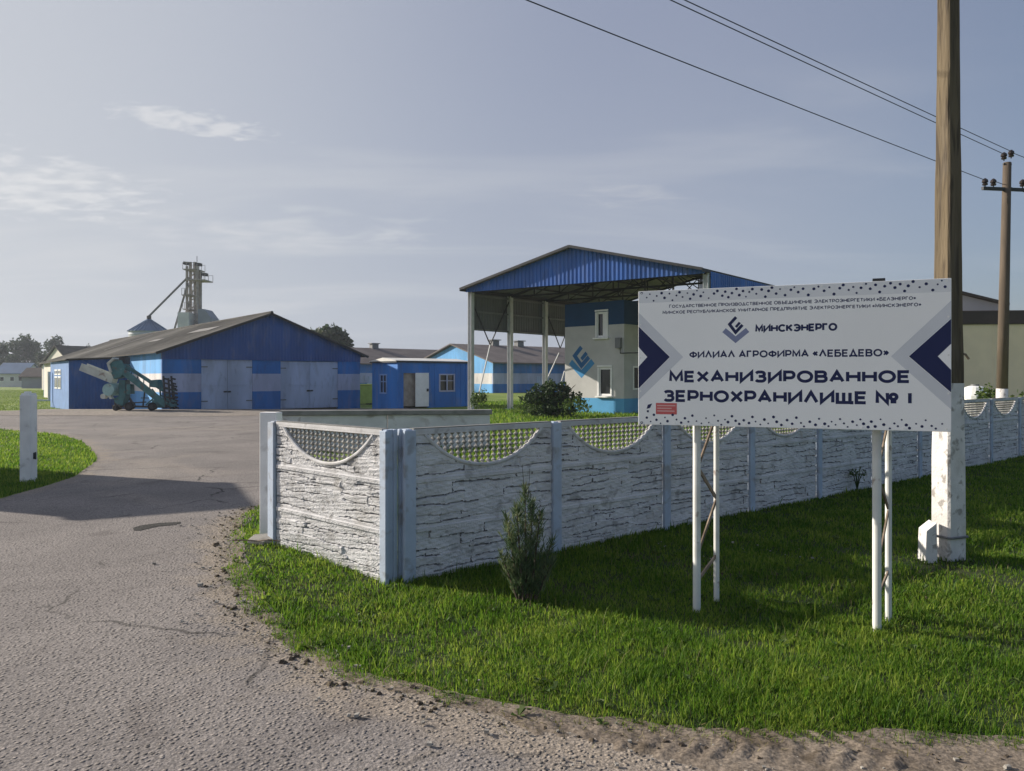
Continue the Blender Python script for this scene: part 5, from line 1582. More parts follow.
def booth():
    BD = Vector((0.74, -0.672, 0)).normalized()
    R0 = Vector((5.98, 39.5, 0)); w, dp, h = 4.0, 5.0, 6.12
    L0 = R0 - BD * w
    fn = BD.cross(UP); fn = fn if fn.y < 0 else -fn
    bk = -fn
    t = thing('weigh_house', R0 - BD * w / 2, 'two-storey plastered weigh house with blue bands under the truck canopy', 'building')
    def S(px_, py_):
        p = hit(px_, py_, L0, fn); return (p - L0).dot(BD), p.z
    wins = []
    for (xa, ya, xb, yb) in ((596.3, 337.5, 607.6, 311.5), (598.5, 395.5, 611.5, 367.5)):
        a = S(xa, ya); b = S(xb, yb); wins.append((a[0], b[0], a[1], b[1]))
    zl = S(595, 398)[1]; zu = S(595, 325.5)[1]
    mb = MB()
    def mi(z0): return 1 if z0 < zl - .01 else (2 if z0 >= zu - .01 else 0)
    zc_ = sorted(set([-.2, zl, zu, h] + [q for w_ in wins for q in w_[2:]]))
    xc_ = sorted(set([0, w] + [q for w_ in wins for q in w_[:2]]))
    for i in range(len(xc_) - 1):
        for j in range(len(zc_) - 1):
            xm, zm = (xc_[i] + xc_[i + 1]) / 2, (zc_[j] + zc_[j + 1]) / 2
            if any(a < xm < b and c < zm < d for a, b, c, d in wins): continue
            p = [L0 + BD * xc_[i] + UP * zc_[j], L0 + BD * xc_[i + 1] + UP * zc_[j], L0 + BD * xc_[i + 1] + UP * zc_[j + 1], L0 + BD * xc_[i] + UP * zc_[j + 1]]
            b_ = len(mb.v); mb.add(p, [(0, 1, 2, 3)], mi(zm))
    for a, b, c, d in wins:      # reveals
        q = [L0 + BD * a + UP * c, L0 + BD * b + UP * c, L0 + BD * b + UP * d, L0 + BD * a + UP * d]
        for k in range(4):
            p0, p1 = q[k], q[(k + 1) % 4]
            mb.add([p0, p1, p1 + bk * .25, p0 + bk * .25], [(0, 1, 2, 3)], 0)
    for o, d, L in ((R0, bk, dp), (L0, bk, dp), (L0 + bk * dp, BD, w)):
        for z0, z1 in ((-.2, zl), (zl, zu), (zu, h)):
            mb.add([o + UP * z0, o + d * L + UP * z0, o + d * L + UP * z1, o + UP * z1], [(0, 1, 2, 3)], mi((z0 + z1) / 2))
    mb.add([L0 + UP * h, R0 + UP * h, R0 + bk * dp + UP * h, L0 + bk * dp + UP * h], [(0, 1, 2, 3)], 2)
    mb.build('walls', [M['plaster'], M['plaster_blue'], M['plaster_dark']], t)
    for idx, (a, b, c, d) in enumerate(wins):
        f = MB()
        pl = bk * .06
        A0, B0 = L0 + BD * a + pl, L0 + BD * b + pl
        for z in (c + .05, d - .05): f.bar(A0 + UP * z, B0 + UP * z, .07, .10)
        for p in (A0 + BD * .05, B0 - BD * .05): f.bar(p + UP * (c + .1) + fn * .005, p + UP * (d - .1) + fn * .005, .10, .07, fn)
        if idx == 0:    # tilted-in white sash fills the right half
            f.prism([A0 + BD * ((b - a) * .52) + UP * (c + .1), B0 - BD * .1 + UP * (c + .1), B0 - BD * .1 + UP * (d - .1), A0 + BD * ((b - a) * .52) + UP * (d - .1)], bk * .03)
        f_ = f.build('window', M['white_paint'], t)
        g = MB(); g.add([A0 + bk * .05 + UP * c, B0 + bk * .05 + UP * c, B0 + bk * .05 + UP * d, A0 + bk * .05 + UP * d], [(0, 1, 2, 3)]); g.build('pane', M['glass'], f_)
        tm = MB()
        A1, B1 = L0 + BD * a + fn * .02, L0 + BD * b + fn * .02
        for p0, p1 in ((A1 + UP * c, A1 + UP * d), (B1 + UP * c, B1 + UP * d)): tm.bar(p0, p1, .09, .045, fn)
        tm.bar(A1 + UP * (d + .08) - BD * .08, B1 + UP * (d + .08) + BD * .04, .045, .09)
        tm.bar(A1 + UP * (c - .06) - BD * .14 + fn * .05, B1 + UP * (c - .06) + BD * .14 + fn * .05, .18, .07)
        tm.build('trim', M['white_paint'], f_)
    # painted emblem: blue bracket over a lighter chevron
    lift = 0.004
    def to3(x, z, k=0): return L0 + BD * x + UP * z + fn * (lift + .001 * k)
    cx_, cz_ = S(581.5, 362); hx = S(594, 362)[0] - cx_; hz = S(581.5, 347)[1] - cz_
    def E(a, b): return (cx_ + a * hx, cz_ + b * hz)
    def strokes(path, half, m, lab, k0):
        q = MB(); Lr, Rr = stroke_ribbon(path, half, False)
        for i in range(len(path) - 1):
            q.add([to3(*Rr[i], k0), to3(*Rr[i + 1], k0), to3(*Lr[i + 1], k0), to3(*Lr[i], k0)], [(0, 1, 2, 3)])
        q.build('painted_emblem', M[m], t)
    strokes([E(-.90, .02), E(0, -.80), E(.92, .04)], .17, 'logo_blue', 'a', 0)
    strokes([E(0.0, 1.0), E(-.55, .42), E(0, -.25), E(.60, .32)], .125, 'logo_dark', 'b', 1)
    strokes([E(.0, .18), E(.42, .60)], .11, 'logo_dark', 'c', 2)
    eb = MB(); p = S(619.5, 343); eb.obox(L0 + BD * p[0] + UP * p[1] + fn * .10, BD, fn, UP, .16, .10, .28)
    eb.build('meter_box', M['steel_grey'], t)
    pp = MB(); q0 = L0 + BD * (p[0] + .1) + UP * (p[1] - .3) + fn * .08
    pp.tube([q0 + UP * .05, q0 - UP * .25, q0 - UP * .25 + BD * .45, q0 - UP * .25 + BD * 1.3], .03, 6); pp.build('cable_pipe', M['dark_metal'], t)
    rw = MB(); o = R0 + BD * .02
    rw.prism([o + bk * .8 + UP * 1.3, o + bk * 1.9 + UP * 1.3, o + bk * 1.9 + UP * 2.6, o + bk * .8 + UP * 2.6], BD * .04); rw_ = rw.build('window', M['white_paint'], t)
    rg = MB(); o = R0 + BD * .063
    rg.prism([o + bk * .9 + UP * 1.4, o + bk * 1.8 + UP * 1.4, o + bk * 1.8 + UP * 2.5, o + bk * .9 + UP * 2.5], BD * .005); rg.build('pane', M['glass'], rw_)
booth()

# ------------------------------------------------------------------ long blue stores far behind
def far_store(C, ld, gd, L, gw, zw, za, label, vents, near_gable=True, gable_m='lit_blue'):
    """C: corner where the long wall (along ld) meets the gable (along gd)"""
    t = thing('storage_barn', C + ld * L / 2, label, 'building')
    zb = -.4
    out = -gd
    wl_ = MB()
    for z0, z1, mi in ((zb, zw * .30, 0), (zw * .30, zw * .66, 1), (zw * .66, zw, 0)):
        for o in (C, C + gd * (gw - .2)):
            wl_.prism([o + UP * z0, o + ld * L + UP * z0, o + ld * L + UP * z1, o + UP * z1], gd * .2, mi)
    wl_.build('long_wall', [M['band_blue'], M['band_grey']], t)
    for s in (-.01, L + .01):
        g = MB()
        o = C + ld * s; e = ld * (.15 if s < 1 else -.15)
        for z0, z1, mi in ((zb, zw * .30, 0), (zw * .30, zw * .66, 1)):
            g.prism([o + gd * .21 + UP * z0, o + gd * (gw - .21) + UP * z0, o + gd * (gw - .21) + UP * z1, o + gd * .21 + UP * z1], e, mi)
        g.prism([o + UP * (zw * .66), o + gd * gw + UP * (zw * .66), o + gd * gw + UP * zw, o + gd * gw / 2 + UP * za, o + UP * zw], e, 0)
        g.build('gable_wall', [M[gable_m], M['lit_white']], t)
    for s in (-1, 1):
        ov = .6
        rr_ = C + gd * gw / 2 + UP * (za + .1) - ld * .5
        ee = C + gd * (gw / 2 + s * (gw / 2 + ov)) + UP * (zw + .1 - (za - zw) / (gw / 2) * ov) - ld * .5
        r_ = MB(); r_.prism([rr_, ee, ee + ld * (L + 1), rr_ + ld * (L + 1)], UP * .15); r_.build('roof', M['red_roof'], t)
    for q in vents:
        v_ = MB(); p = C + gd * gw / 2 + ld * q + UP * (za + .1)
        v_.obox(p + UP * .35, ld, gd, UP, .55, .45, .4); v_.obox(p + UP * .85, ld, gd, UP, .75, .65, .06)
        v_.build('roof_vent', M['steel_grey'], t)
    for q in (L * .18, L * .5):
        d_ = MB(); a = C + ld * q - gd * .03
        d_.prism([a + UP * zb, a + ld * 1.6 + UP * zb, a + ld * 1.6 + UP * 2.1, a + UP * 2.1], -gd * .05); d_.build('door', M['door_grey'], t)
far_store(Vector((-2.36, 92, 0)), U, V, 40, 17.4, 3.75, 6.2, 'far blue barn with light blue sunlit gable seen through the canopy columns', (7.0, 11.5))
far_store(Vector((-23.6, 104, 0)), U, V, 20, 14, 3.9, 6.25, 'far brown-roofed barn partly hidden between blue store and blue cabin', (8.6,), gable_m='band_blue')

# ------------------------------------------------------------------ silo and elevator tower
def silo(px_, pytop, pyeave, rpx, D, label):
    c = W(px_, 377, D); c.z = 0
    r = rpx / F * D; ze = EYE + (HY - pyeave) / F * D; zt = EYE + (HY - pytop) / F * D
    t = thing('grain_silo', c, label, 'silo')
    b = MB(); n = 40; rings = int(ze / .5)
    pts, rs = [], []
    for k in range(rings * 2 + 1):
        pts.append(c + UP * (ze * k / (rings * 2))); rs.append(r - (.03 if k % 2 else 0))
    b.tube(pts, rs, n); b.build('drum', M['silo_zinc'], t)
    rf = MB(); nseg = 28
    for k in range(nseg):
        a0, a1 = 2 * math.pi * k / nseg, 2 * math.pi * (k + 1) / nseg
        am = (a0 + a1) / 2
        def rp(a, rad, z): return c + Vector((math.cos(a) * rad, math.sin(a) * rad, z))
        rf.add([rp(a0, r * 1.06, ze - .05), rp(a1, r * 1.06, ze - .05), rp(a1, .25, zt), rp(a0, .25, zt)], [(0, 1, 2, 3)])
        rf.bar(rp(a0, r * 1.06, ze), rp(a0, .25, zt + .04), .07, .09)
    rf.build('cone_roof', M['silo_blue'], t)
    cp = MB(); cp.tube([c + UP * (zt - .05), c + UP * (zt + .55)], .32, 12); cp.build('filling_cap', M['dark_metal'], t)
    return c + UP * (zt + .5)
s1 = silo(149, 319.5, 331.5, 18.5, 110, 'round grain silo with blue cone roof behind the blue store')
def tower():
    D = 112
    def P(x, y, dd=0): return W(x, y, D + dd)
    b = P(195, 380); b.z = 0
    t = thing('elevator_tower', b, 'tall rusty lattice grain elevator tower with slanting spouts behind the store roof', 'tower')
    zt = P(195, 268).z
    fr = MB()
    legs = [(186.5, -1.2), (197.5, -1.2), (187.5, 1.4), (198.5, 1.4)]
    for x, dd in legs: fr.bar(Vector((P(x, 300, dd).x, D + dd, 0)), P(x, 266, dd), .18, .18)
    lv = [330, 321, 312, 303, 296, 287, 279, 271]
    for i, y in enumerate(lv):
        for (xa, da), (xb, db) in ((legs[0], legs[1]), (legs[2], legs[3]), (legs[0], legs[2]), (legs[1], legs[3])):
            fr.bar(P(xa, y, da), P(xb, y, db), .12, .12)
            if i + 1 < len(lv): fr.bar(P(xa, y, da), P(xb, lv[i + 1], db), .09, .09)
    fr.build('lattice', M['elevator_rust'], t)
    for x in (190.5, 195.0, 200.5):
        e = MB(); y0 = 262 if x < 199 else 270
        e.bar(Vector((P(x, 300).x, D, 0)), P(x, y0), .30, .30); e.build('bucket_leg', M['elevator_rust'], t)
    for x, y in ((187, 263.5), (198.5, 264.5), (204.5, 274.5)):
        h = MB(); h.obox(P(x, y), (1, 0, -.1), (0, 1, 0), (0.1, 0, 1), .42, .4, .22); h.tube([P(x, y, -.5), P(x, y, .5)], .28, 10); h.build('drive_head', M['dark_metal'], t)
    for x0, x1, y in ((187, 201, 270.5), (191, 209, 281), (186, 196.5, 296), (187, 194, 310)):
        p = MB(); a, c = P(x0, y), P(x1, y)
        p.obox((a + c) / 2, (1, 0, 0), (0, 1, 0), UP, (c - a).length / 2, 1.5, .07)
        for q in np.linspace(0, 1, 5):
            for s in (-1.45, 1.45): p.bar(a.lerp(c, q) + Vector((0, s, 0)), a.lerp(c, q) + Vector((0, s, 1.0)), .05, .05)
        for s in (-1.45, 1.45): p.bar(a + Vector((0, s, 1.0)), c + Vector((0, s, 1.0)), .05, .05)
        p.build('platform', M['elevator_rust'], t)
    wb = MB(); a = P(186.5, 314); c = P(197.5, 312)
    wb.obox(Vector(((a.x + c.x) / 2, D - 1.6, a.z / 2)), (1, 0, 0), (0, 1, 0), UP, (c.x - a.x) / 2, 1.4, a.z / 2)
    wb.build('white_cabin', M['elevator_white'], t)
    db = MB()
    db.prism([P(198, 309, -2.5), P(204, 309, -2.5), P(211, 318, -2.5), P(212, 327, -2.5), P(198, 327, -2.5)], Vector((0, 3.0, 0)))
    lo = P(205, 327)
    db.obox(Vector((lo.x, D - 1.0, lo.z / 2)), (1, 0, 0), (0, 1, 0), UP, 1.0, 1.4, lo.z / 2)
    db.build('cleaner_housing', M['grey_wall'], t)
    for a, c in ((P(188, 277), s1), (P(188, 283), P(174.5, 329)), (P(189, 303), P(181, 330)), (P(187, 312, -1), P(186.5, 330, -1))):
        s_ = MB(); s_.tube([a, c], .16, 8); s_.build('spout', M['steel_grey'], t)
    fp = MB(); fp.bar(P(197, 262), P(197, 256), .06, .06); fp.build('mast', M['dark_metal'], t)
tower()

# ------------------------------------------------------------------ far left: barn, shed, house; right: beige hall
def simple_house(name, C, ld, gd, L, gw, zw, za, wm, rm, label, wins=(), cat='building'):
    t = thing(name, C + ld * L / 2, label, cat)
    w_ = MB(); zb = -.5
    for o, e in ((C, gd), (C + gd * gw, -gd)):
        w_.prism([o + UP * zb, o + ld * L + UP * zb, o + ld * L + UP * zw, o + UP * zw], e * .2)
    for s, e in ((0.0, 1), (L, -1)):
        o = C + ld * s
        w_.prism([o + gd * .201 + UP * zb, o + gd * (gw - .201) + UP * zb, o + gd * (gw - .201) + UP * zw, o + gd * gw / 2 + UP * (za - .05), o + gd * .201 + UP * zw], ld * .2 * e)
    w_.build('walls', M[wm], t)
    for s in (-1, 1):
        ov = .5
        rr_ = C + gd * gw / 2 + UP * (za) - ld * .4
        ee = C + gd * (gw / 2 + s * (gw / 2 + ov)) + UP * (zw - (za - zw) / (gw / 2) * ov) - ld * .4
        r_ = MB(); r_.prism([rr_, ee, ee + ld * (L + .8), rr_ + ld * (L + .8)], UP * .14); r_.build('roof', M[rm], t)
    for o, d, n_, z0, z1, ww in wins:
        f = MB(); f.prism([o + UP * z0, o + d * ww + UP * z0, o + d * ww + UP * z1, o + UP * z1], n_ * .04); fo = f.build('window', M['white_paint'], t)
        p = MB(); q = o + n_ * .045 + d * .12
        p.prism([q + UP * (z0 + .12), q + d * (ww - .24) + UP * (z0 + .12), q + d * (ww - .24) + UP * (z1 - .12), q + UP * (z1 - .12)], n_ * .01); p.build('pane', M['glass'], fo)
    return t
# cream barn: gable towards the sun, roof running off behind the store
cb = W(42, 377, 128); cb.z = 0
gdir = Vector((0.50, 0.866, 0)); 
simple_house('cream_barn', W(73, 377, 122) - UP * 2.0, Vector((0.66, 0.75, 0)).normalized(), Vector((-0.75, 0.66, 0)).normalized(), 30, 15.5, 4.0, 7.3, 'cream', 'slate_roof', 'cream plastered barn with pointed gable behind the left end of the blue store')
g0 = W(21.5, 377, 150); g0.z = 0
simple_house('grey_shed', g0, Vector((1, .15, 0)).normalized(), Vector((-.15, 1, 0)).normalized(), 6, 6, 2.2, 3.8, 'grey_wall', 'parapet_brown', 'low grey-blue shed with dark roof left of the cream barn')
h0 = W(-4, 377, 170); h0.z = 0
hx_ = Vector((1, .1, 0)).normalized(); hy_ = Vector((-.1, 1, 0)).normalized()
simple_house('white_house', h0, hx_, hy_, 6.2, 7, 3.0, 5.2, 'house_white', 'silo_blue', 'small white house under the dark trees at the far left', [(h0 + hx_ * q, hx_, -hy_, 1.0, 2.1, 1.0) for q in (.8, 3.0, 4.8)])
h1 = W(9, 377, 178); h1.z = 0
simple_house('far_cottage', h1, hx_, hy_, 4.0, 5, 2.9, 4.4, 'house_white', 'silo_blue', 'pale cottage with bluish roof between the white house and the grey shed', [(h1 + hx_ * q, hx_, -hy_, 1.0, 2.1, .9) for q in (.7, 2.6)])

def beige_hall():
    C = Vector((21.5, 43.5, 0)); d = Vector((1, -.10, 0)).normalized(); n_ = Vector((d.y, -d.x, 0)); bk = -n_
    L, dp = 26, 14
    t = thing('beige_hall', C + d * L / 2, 'beige plastered hall with dark brown parapet behind the poles', 'building')
    w = MB(); z = 5.05
    w.prism([C + UP * -.2, C + d * L + UP * -.2, C + d * L + bk * dp + UP * -.2, C + bk * dp + UP * -.2], UP * (z + .2))
    for k in range(1, 8):
        w.bar(C + d * (k * 3.2) + n_ * .004 + UP * .0, C + d * (k * 3.2) + n_ * .004 + UP * z, .03, .012, n_)
    w.build('walls', M['beige'], t)
    p = MB()
    p.prism([C - d * .15 + n_ * .12 + UP * (z + .002), C + d * (L + .15) + n_ * .12 + UP * (z + .002), C + d * (L + .15) + bk * .3 + UP * (z + .002), C - d * .15 + bk * .3 + UP * (z + .002)], UP * .80)
    p.build('parapet', M['parapet_brown'], t, bevel=.05)
    u_ = MB(); o = C + bk * 4.0 + UP * z
    u_.prism([o + d * 3.0, o + d * 9.0, o + d * 9.0 + UP * 1.50, o + d * 5.8 + UP * 2.36, o + d * 3.0 + UP * 1.6], bk * 8)
    u_.build('upper_storey', M['grey_wall'], t)
    ur = MB()
    for p0, p1 in ((o + d * 2.8 + UP * 1.60, o + d * 5.8 + UP * 2.40), (o + d * 5.802 + UP * 2.40, o + d * 9.3 + UP * 1.46)):
        ur.prism([p0 + n_ * .3, p1 + n_ * .3, p1 + n_ * .3 + UP * .14, p0 + n_ * .3 + UP * .14], bk * 8.6)
    ur.build('roof', M['slate_roof'], t)
beige_hall()

# unseen block added just outside the picture to cast the shadow across the entrance
def shadow_block():
    p1, p2 = Vector((-14.35, 17.2, 0)), Vector((-13.1, 14.75, 0))
    d = (p2 - p1).normalized(); L = (p2 - p1).length; bk = Vector((-d.y, d.x, 0)); bk = bk if bk.x < 0 else -bk
    t = thing('shadow_block', (p1 + p2) / 2, 'unseen flat-roofed block added beyond the left gate post to shade the entrance', 'building')
    w = MB(); w.prism([p1 + UP * -.1, p2 + UP * -.1, p2 + bk * 2.2 + UP * -.1, p1 + bk * 2.2 + UP * -.1], UP * 3.9); w.build('walls', M['plaster'], t)
    r = MB(); r.prism([p1 - d * .08 - bk * .08 + UP * 3.803, p2 + d * .08 - bk * .08 + UP * 3.803, p2 + d * .08 + bk * 2.3 + UP * 3.803, p1 - d * .08 + bk * 2.3 + UP * 3.803], UP * .14); r.build('roof', M['slate_roof'], t)
    dr = MB(); o = p1 + d * .9 - bk * .01
    dr.prism([o + UP * .02, o + d * .9 + UP * .02, o + d * .9 + UP * 2.05, o + UP * 2.05], -bk * .05); dr.build('door', M['annex_blue'], t)
shadow_block()

# ------------------------------------------------------------------ plants
def leaf_cloud(name, blobs, n, size, m, parent=None, up=0.0, holes=0.35, seed=1, elong=1.6):
    r = np.random.default_rng(seed)
    vol = np.array([b[1][0] * b[1][1] * b[1][2] for b in blobs]) ** 0.75
    pick = r.choice(len(blobs), n, p=vol / vol.sum())
    C = np.array([b[0] for b in blobs], float)[pick]; Rr = np.array([b[1] for b in blobs], float)[pick]
    d = r.normal(size=(n, 3)); d /= np.linalg.norm(d, axis=1)[:, None]
    rad = r.random(n) ** 0.45
    rad *= 1 + 0.20 * np.sin(d[:, 0] * 7 + pick * 1.7) * np.cos(d[:, 2] * 6 + pick)
    p = C + d * Rr * rad[:, None]
    # knock gaps through the crown
    s = 2.2 / np.mean([b[1][0] for b in blobs])
    g = np.sin(p[:, 0] * s * 2.3 + seed) + np.sin(p[:, 1] * s * 2.9 + 2 * seed) + np.sin(p[:, 2] * s * 3.1 + 3 * seed) + 0.5 * r.normal(size=n)
    p = p[g > np.quantile(g, holes)]
    n = len(p)
    a = r.normal(size=(n, 3)); a[:, 2] += up; a /= np.linalg.norm(a, axis=1)[:, None]
    b = np.cross(a, r.normal(size=(n, 3))); b /= np.linalg.norm(b, axis=1)[:, None]
    L = size * r.uniform(.6, 1.4, n)
    w = L / elong
    v = np.empty((n, 4, 3))
    v[:, 0] = p - a * (L / 2)[:, None]; v[:, 1] = p + b * (w / 2)[:, None]; v[:, 2] = p + a * (L / 2)[:, None]; v[:, 3] = p - b * (w / 2)[:, None]
    me = bpy.data.meshes.new(name)
    me.from_pydata(v.reshape(-1, 3).tolist(), [], np.arange(n * 4).reshape(-1, 4).tolist())
    at = me.attributes.new('rnd', 'FLOAT', 'POINT'); at.data.foreach_set('value', np.repeat(r.random(n), 4))
    me.materials.append(m)
    o = bpy.data.objects.new(name, me); sc.collection.objects.link(o)
    link_part(o, parent)
    return o
def tree(px_, pyb, pytop, wpx, D, label, seed, name='broadleaf_tree', n=3400, group=None, trunk=0.3, leaf=None):
    r = random.Random(seed)
    b = W(px_, 377, D); b.z = hgt(b.x, b.y)
    zt = EYE + (HY - pytop) / F * D; hw = wpx / 2 / F * D
    t = thing(name, b, label, 'tree', group)
    tk = MB(); k = zt * .55
    tk.tube([b - UP * .3, b + UP * k * .5 + Vector((.1, 0, 0)), b + UP * k], [.035 * zt * .8, .022 * zt, .012 * zt], 8)
    for q in range(5):
        a = r.uniform(0, 6.28); s = b + UP * (zt * r.uniform(.28, .5))
        tk.tube([s, s + Vector((math.cos(a) * hw * .4, math.sin(a) * hw * .4, zt * .15)), s + Vector((math.cos(a) * hw * .7, math.sin(a) * hw * .7, zt * .32))], [.012 * zt, .008 * zt, .003 * zt], 6)
    tk.build('trunk', M['bark'], t)
    blobs = []
    for q in range(9):
        a = r.uniform(0, 6.28); rr_ = r.uniform(.2, .62) * hw; z = zt * r.uniform(trunk, .80)
        s = hw * r.uniform(.36, .58)
        blobs.append(((b.x + math.cos(a) * rr_, b.y + math.sin(a) * rr_, z), (s, s, s * r.uniform(.7, 1.0))))
    blobs.append(((b.x, b.y, zt * .86), (hw * .4, hw * .4, zt * .14)))
    leaf_cloud('crown', blobs, n, leaf or hw * .17, M['leaf_dark'], t, 0, .12, seed)
TG = 'dark trees beyond the lawn at the far left'
tree(25, 380, 333, 32, 205, 'tallest dark broadleaf tree left of the gap above the cream barn', 3, group=TG)
tree(56, 380, 335, 30, 215, 'dark loose-crowned tree standing right behind the cream barn gable', 4, group=TG)
tree(2, 380, 341, 22, 190, 'dark tree cut by the left edge above the white house', 5, group=TG)
tree(-24, 380, 336, 40, 200, 'dark broadleaf tree just beyond the left edge of the picture', 6, group=TG)
tree(40, 380, 352, 24, 190, 'lower dark tree filling the gap beside the tallest tree', 9, group=TG)
tree(10, 380, 355, 26, 186, 'low dark tree directly behind the white house roof', 10, group=TG)
tree(88, 380, 344, 14, 220, 'small distant tree top showing over the blue store roof', 12, group=TG)
tree(331, 380, 324.5, 58, 125, 'rounded tree rising behind the right slope of the blue store roof', 7, n=5200, trunk=.5)

def woods():
    bl = []
    r = random.Random(2)
    for k in range(46):
        x = -330 + k * 7.6 + r.uniform(-2, 2)
        if x > 60: break
        y = 330 + r.uniform(-20, 25); h = r.uniform(7, 12)
        bl.append(((x, y, h * .5), (6.5, 5, h * .55)))
    o = leaf_cloud('woods', bl, 9000, 1.8, M['leaf_dark'], None, 0, .15, 5)
    tag(o, 'distant line of woods along the horizon behind the far houses', 'woods', kind='stuff')
woods()

def bush():
    D = 36.5
    c = W(551, 412, D); c.z = 0
    t = thing('leafy_bush', c, 'dense dark green bush in front of the weigh house', 'bush')
    st = MB(); r = random.Random(4)
    for k in range(14):
        a = r.uniform(0, 6.28); l_ = r.uniform(.5, 1.5)
        e = c + Vector((math.cos(a) * l_, math.sin(a) * l_ * .6, r.uniform(.9, 1.8)))
        st.tube([c, c.lerp(e, .5) + UP * .2, e], [.03, .02, .008], 5)
    st.build('stem', M['bark'], t)
    blobs = [((c.x + dx, c.y + dy, z), (rx, ry, rz)) for dx, dy, z, rx, ry, rz in ((-.9, 0, .75, .75, .7, .7), (0, .1, .95, .95, .8, .85), (.85, 0, .75, .8, .7, .65), (.1, -.3, .5, 1.3, .8, .5), (-.55, .2, 1.25, .5, .5, .45), (.5, .1, 1.35, .55, .5, .42), (.0, .2, 1.55, .3, .3, .3))]
    leaf_cloud('foliage', blobs, 6500, .15, M['leaf_bush'], t, .2, .22, 8)
bush()
def weed(px_, D, h, wd, n, label, seed, cat='weed', name='leafy_weed', m='leaf_weed'):
    c = W(px_, 400, D); c.z = 0
    t = thing(name, c, label, cat)
    st = MB(); r = random.Random(seed)
    bl = []
    for k in range(7):
        a = r.uniform(0, 6.28); e = c + Vector((math.cos(a) * wd * .35, math.sin(a) * wd * .35, h * r.uniform(.55, .95)))
        st.tube([c, c.lerp(e, .5) + UP * h * .08, e], [.012, .008, .003], 4)
        bl.append((tuple(e - UP * h * .12), (wd * .28, wd * .28, h * .24)))
    st.build('stem', M['leaf_weed'], t)
    leaf_cloud('leaves', bl, n, h * .09, M[m], t, .3, .15, seed)
weed(478, 41.0, 1.35, .9, 700, 'leafy weed growing at the foot of the front canopy column', 3)
weed(575, 33.5, 1.1, 1.3, 500, 'low weeds in the grass right of the dark bush', 5)
weed(527, 34.5, .8, 1.2, 400, 'low weeds in the grass left of the dark bush', 6)
weed(857, 13.2, .42, .26, 160, 'small dark weed against the fence between billboard legs and pole', 11)
weed(989, 27.0, 1.66, .8, 500, 'yellow-green shrub showing over the fence beside the wooden pole', 14, 'shrub', 'garden_shrub')
weed(1017, 27.5, 1.62, .9, 500, 'green shrub showing over the fence at the right edge', 15, 'shrub', 'garden_shrub')
def tank():
    c = W(975, 392, 30); c.z = 0
    t = thing('water_tank', c, 'white rounded tank standing behind the fence beside the beige hall', 'tank')
    b = MB(); b.tube([c + UP * z for z in (0, 1.25, 1.58, 1.64)], [.52, .50, .36, .20], 18); b.build('barrel', M['white_paint'], t)
    l_ = MB(); l_.tube([c + UP * 1.64, c + UP * 1.70], .15, 12); l_.build('lid', M['steel_grey'], t)
tank()

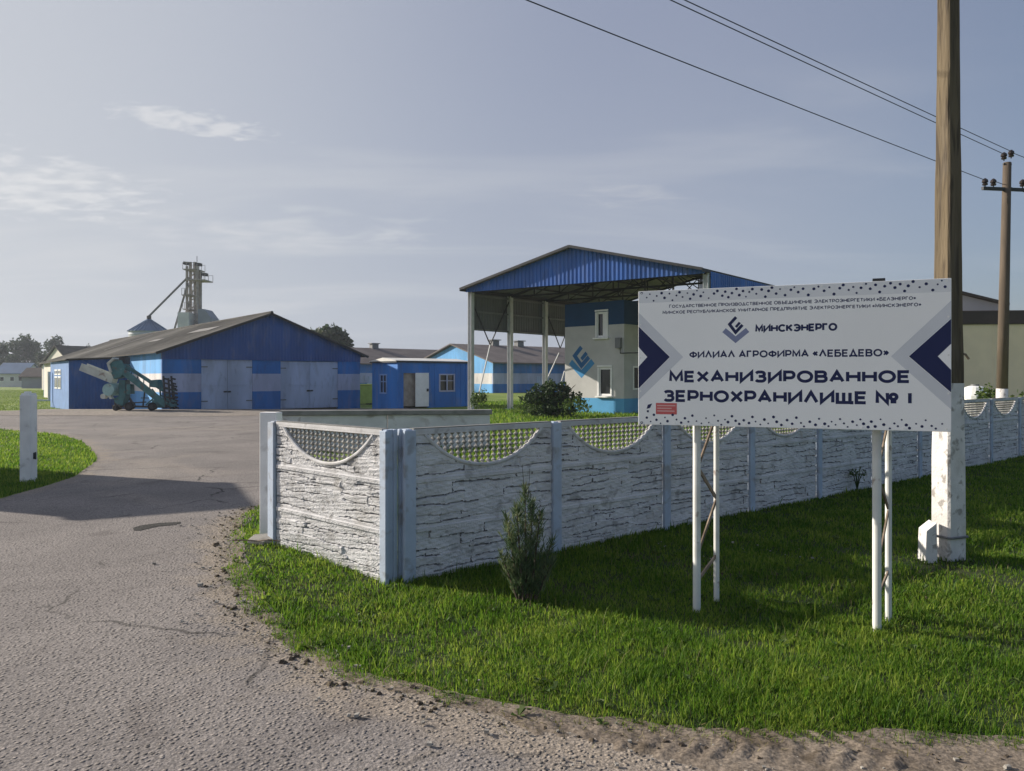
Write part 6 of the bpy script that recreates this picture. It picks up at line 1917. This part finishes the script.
def juniper():
    c = Vector(G(526, 596)).to_3d()
    t = thing('juniper_shrub', c, 'slim upright juniper growing in the shade before the long fence', 'shrub')
    st = MB(); r = random.Random(9)
    rg = np.random.default_rng(5)
    leaders = [((0, 0), -.02, 1.08, .095), ((-.12, .02), -.16, .80, .075), ((.10, 0), .08, .84, .08), ((.05, .10), .03, .92, .08), ((-.06, -.06), -.07, .90, .08), ((.17, .06), .20, .55, .06), ((-.17, 0), -.16, .42, .055), ((.20, -.03), .12, .36, .05), ((-.09, .05), -.13, .62, .06)]
    V_, F_, rv = [], [], []
    for (ox, oy), lean, h, rad in leaders:
        a0 = c + Vector((ox * .45, oy * .45, 0)); a1 = c + Vector((ox + lean * .4, oy, h * .92))
        st.tube([a0 - UP * .03, a0.lerp(a1, .5), a1], [.012, .009, .003], 5)
        nn = int(440 * h)
        for k in range(nn):
            q = .02 + .98 * rg.random() ** .9
            prof = rad * (.5 + .75 * max(0.0, math.sin(min(1, q * 1.05) * math.pi)) ** .8) * (1 - .6 * max(0, q - .75) / .25) * (.75 + .35 * math.sin(q * 19 + lean * 40))
            an = rg.uniform(0, 6.283); rr_ = prof * rg.random() ** .5
            p = a0.lerp(a1, q) + Vector((math.cos(an) * rr_, math.sin(an) * rr_, 0))
            L = rg.uniform(.04, .11)
            dr = Vector((math.cos(an) * .55 + rg.normal() * .25, math.sin(an) * .55 + rg.normal() * .25, 1.0 + rg.normal() * .2)).normalized()
            sd_ = dr.cross(Vector((rg.normal(), rg.normal(), rg.normal()))).normalized() * rg.uniform(.004, .008)
            b = len(V_)
            V_ += [tuple(p - sd_), tuple(p + sd_), tuple(p + dr * L)]; F_.append((b, b + 1, b + 2)); rv += [rg.random()] * 3
    # two thin leading shoots
    st.tube([c + Vector((-.01, 0, .9)), c + Vector((-.035, 0, 1.2))], [.004, .002], 4)
    st.tube([c + Vector((.02, 0, .9)), c + Vector((.035, 0, 1.16))], [.004, .002], 4)
    st.build('stem', M['bark'], t)
    me = bpy.data.meshes.new('needles'); me.from_pydata(V_, [], F_)
    at = me.attributes.new('rnd', 'FLOAT', 'POINT'); at.data.foreach_set('value', rv)
    me.materials.append(M['leaf_juniper'])
    o = bpy.data.objects.new('needles', me); sc.collection.objects.link(o); link_part(o, t)
juniper()

# broken slab and twigs lying by the gate post
def rubble():
    c = Vector(G(262, 545)).to_3d()
    mb = MB()
    mb.prism([c + Vector((-.16, -.05, .03)), c + Vector((.05, -.12, .02)), c + Vector((.20, -.02, .05)), c + Vector((.06, .08, .08)), c + Vector((-.12, .06, .07))], Vector((.005, .01, .045)))
    o = mb.build('broken_slab', M['stone_grey'], None, bevel=.008)
    tag(o, 'broken flat piece of concrete in the grass by the pale gate post', 'rubble')
    r = random.Random(3)
    for k, lab in enumerate(('long dry twig lying beside the broken concrete piece', 'shorter dry twig crossing the broken concrete piece')):
        t_ = MB(); a = c + Vector((-.3 + .25 * k, -.12 + .1 * k, .07)); 
        pts = [a + Vector((q * .14, r.uniform(-.03, .03), r.uniform(.0, .03))) for q in range(5 - k)]
        t_.tube(pts, .008, 5); o = t_.build('dry_twig', M['brace_rust']); tag(o, lab, 'twig')
rubble()

# ------------------------------------------------------------------ the day's thin haze
def haze():
    mb = MB()
    mb.box((0, 190, 14.0), 800, 460, 31.0)
    m = bpy.data.materials.new('haze_air'); m.use_nodes = True
    n, l = m.node_tree.nodes, m.node_tree.links
    n.clear()
    out = n.new('ShaderNodeOutputMaterial'); pv = n.new('ShaderNodeVolumePrincipled')
    pv.inputs['Color'].default_value = (0.80, 0.87, 1.0, 1)
    pv.inputs['Density'].default_value = 0.0004
    pv.inputs['Anisotropy'].default_value = 0.3
    l.new(pv.outputs[0], out.inputs['Volume'])
    o = mb.build('haze', m)
    tag(o, kind='stuff')
haze()
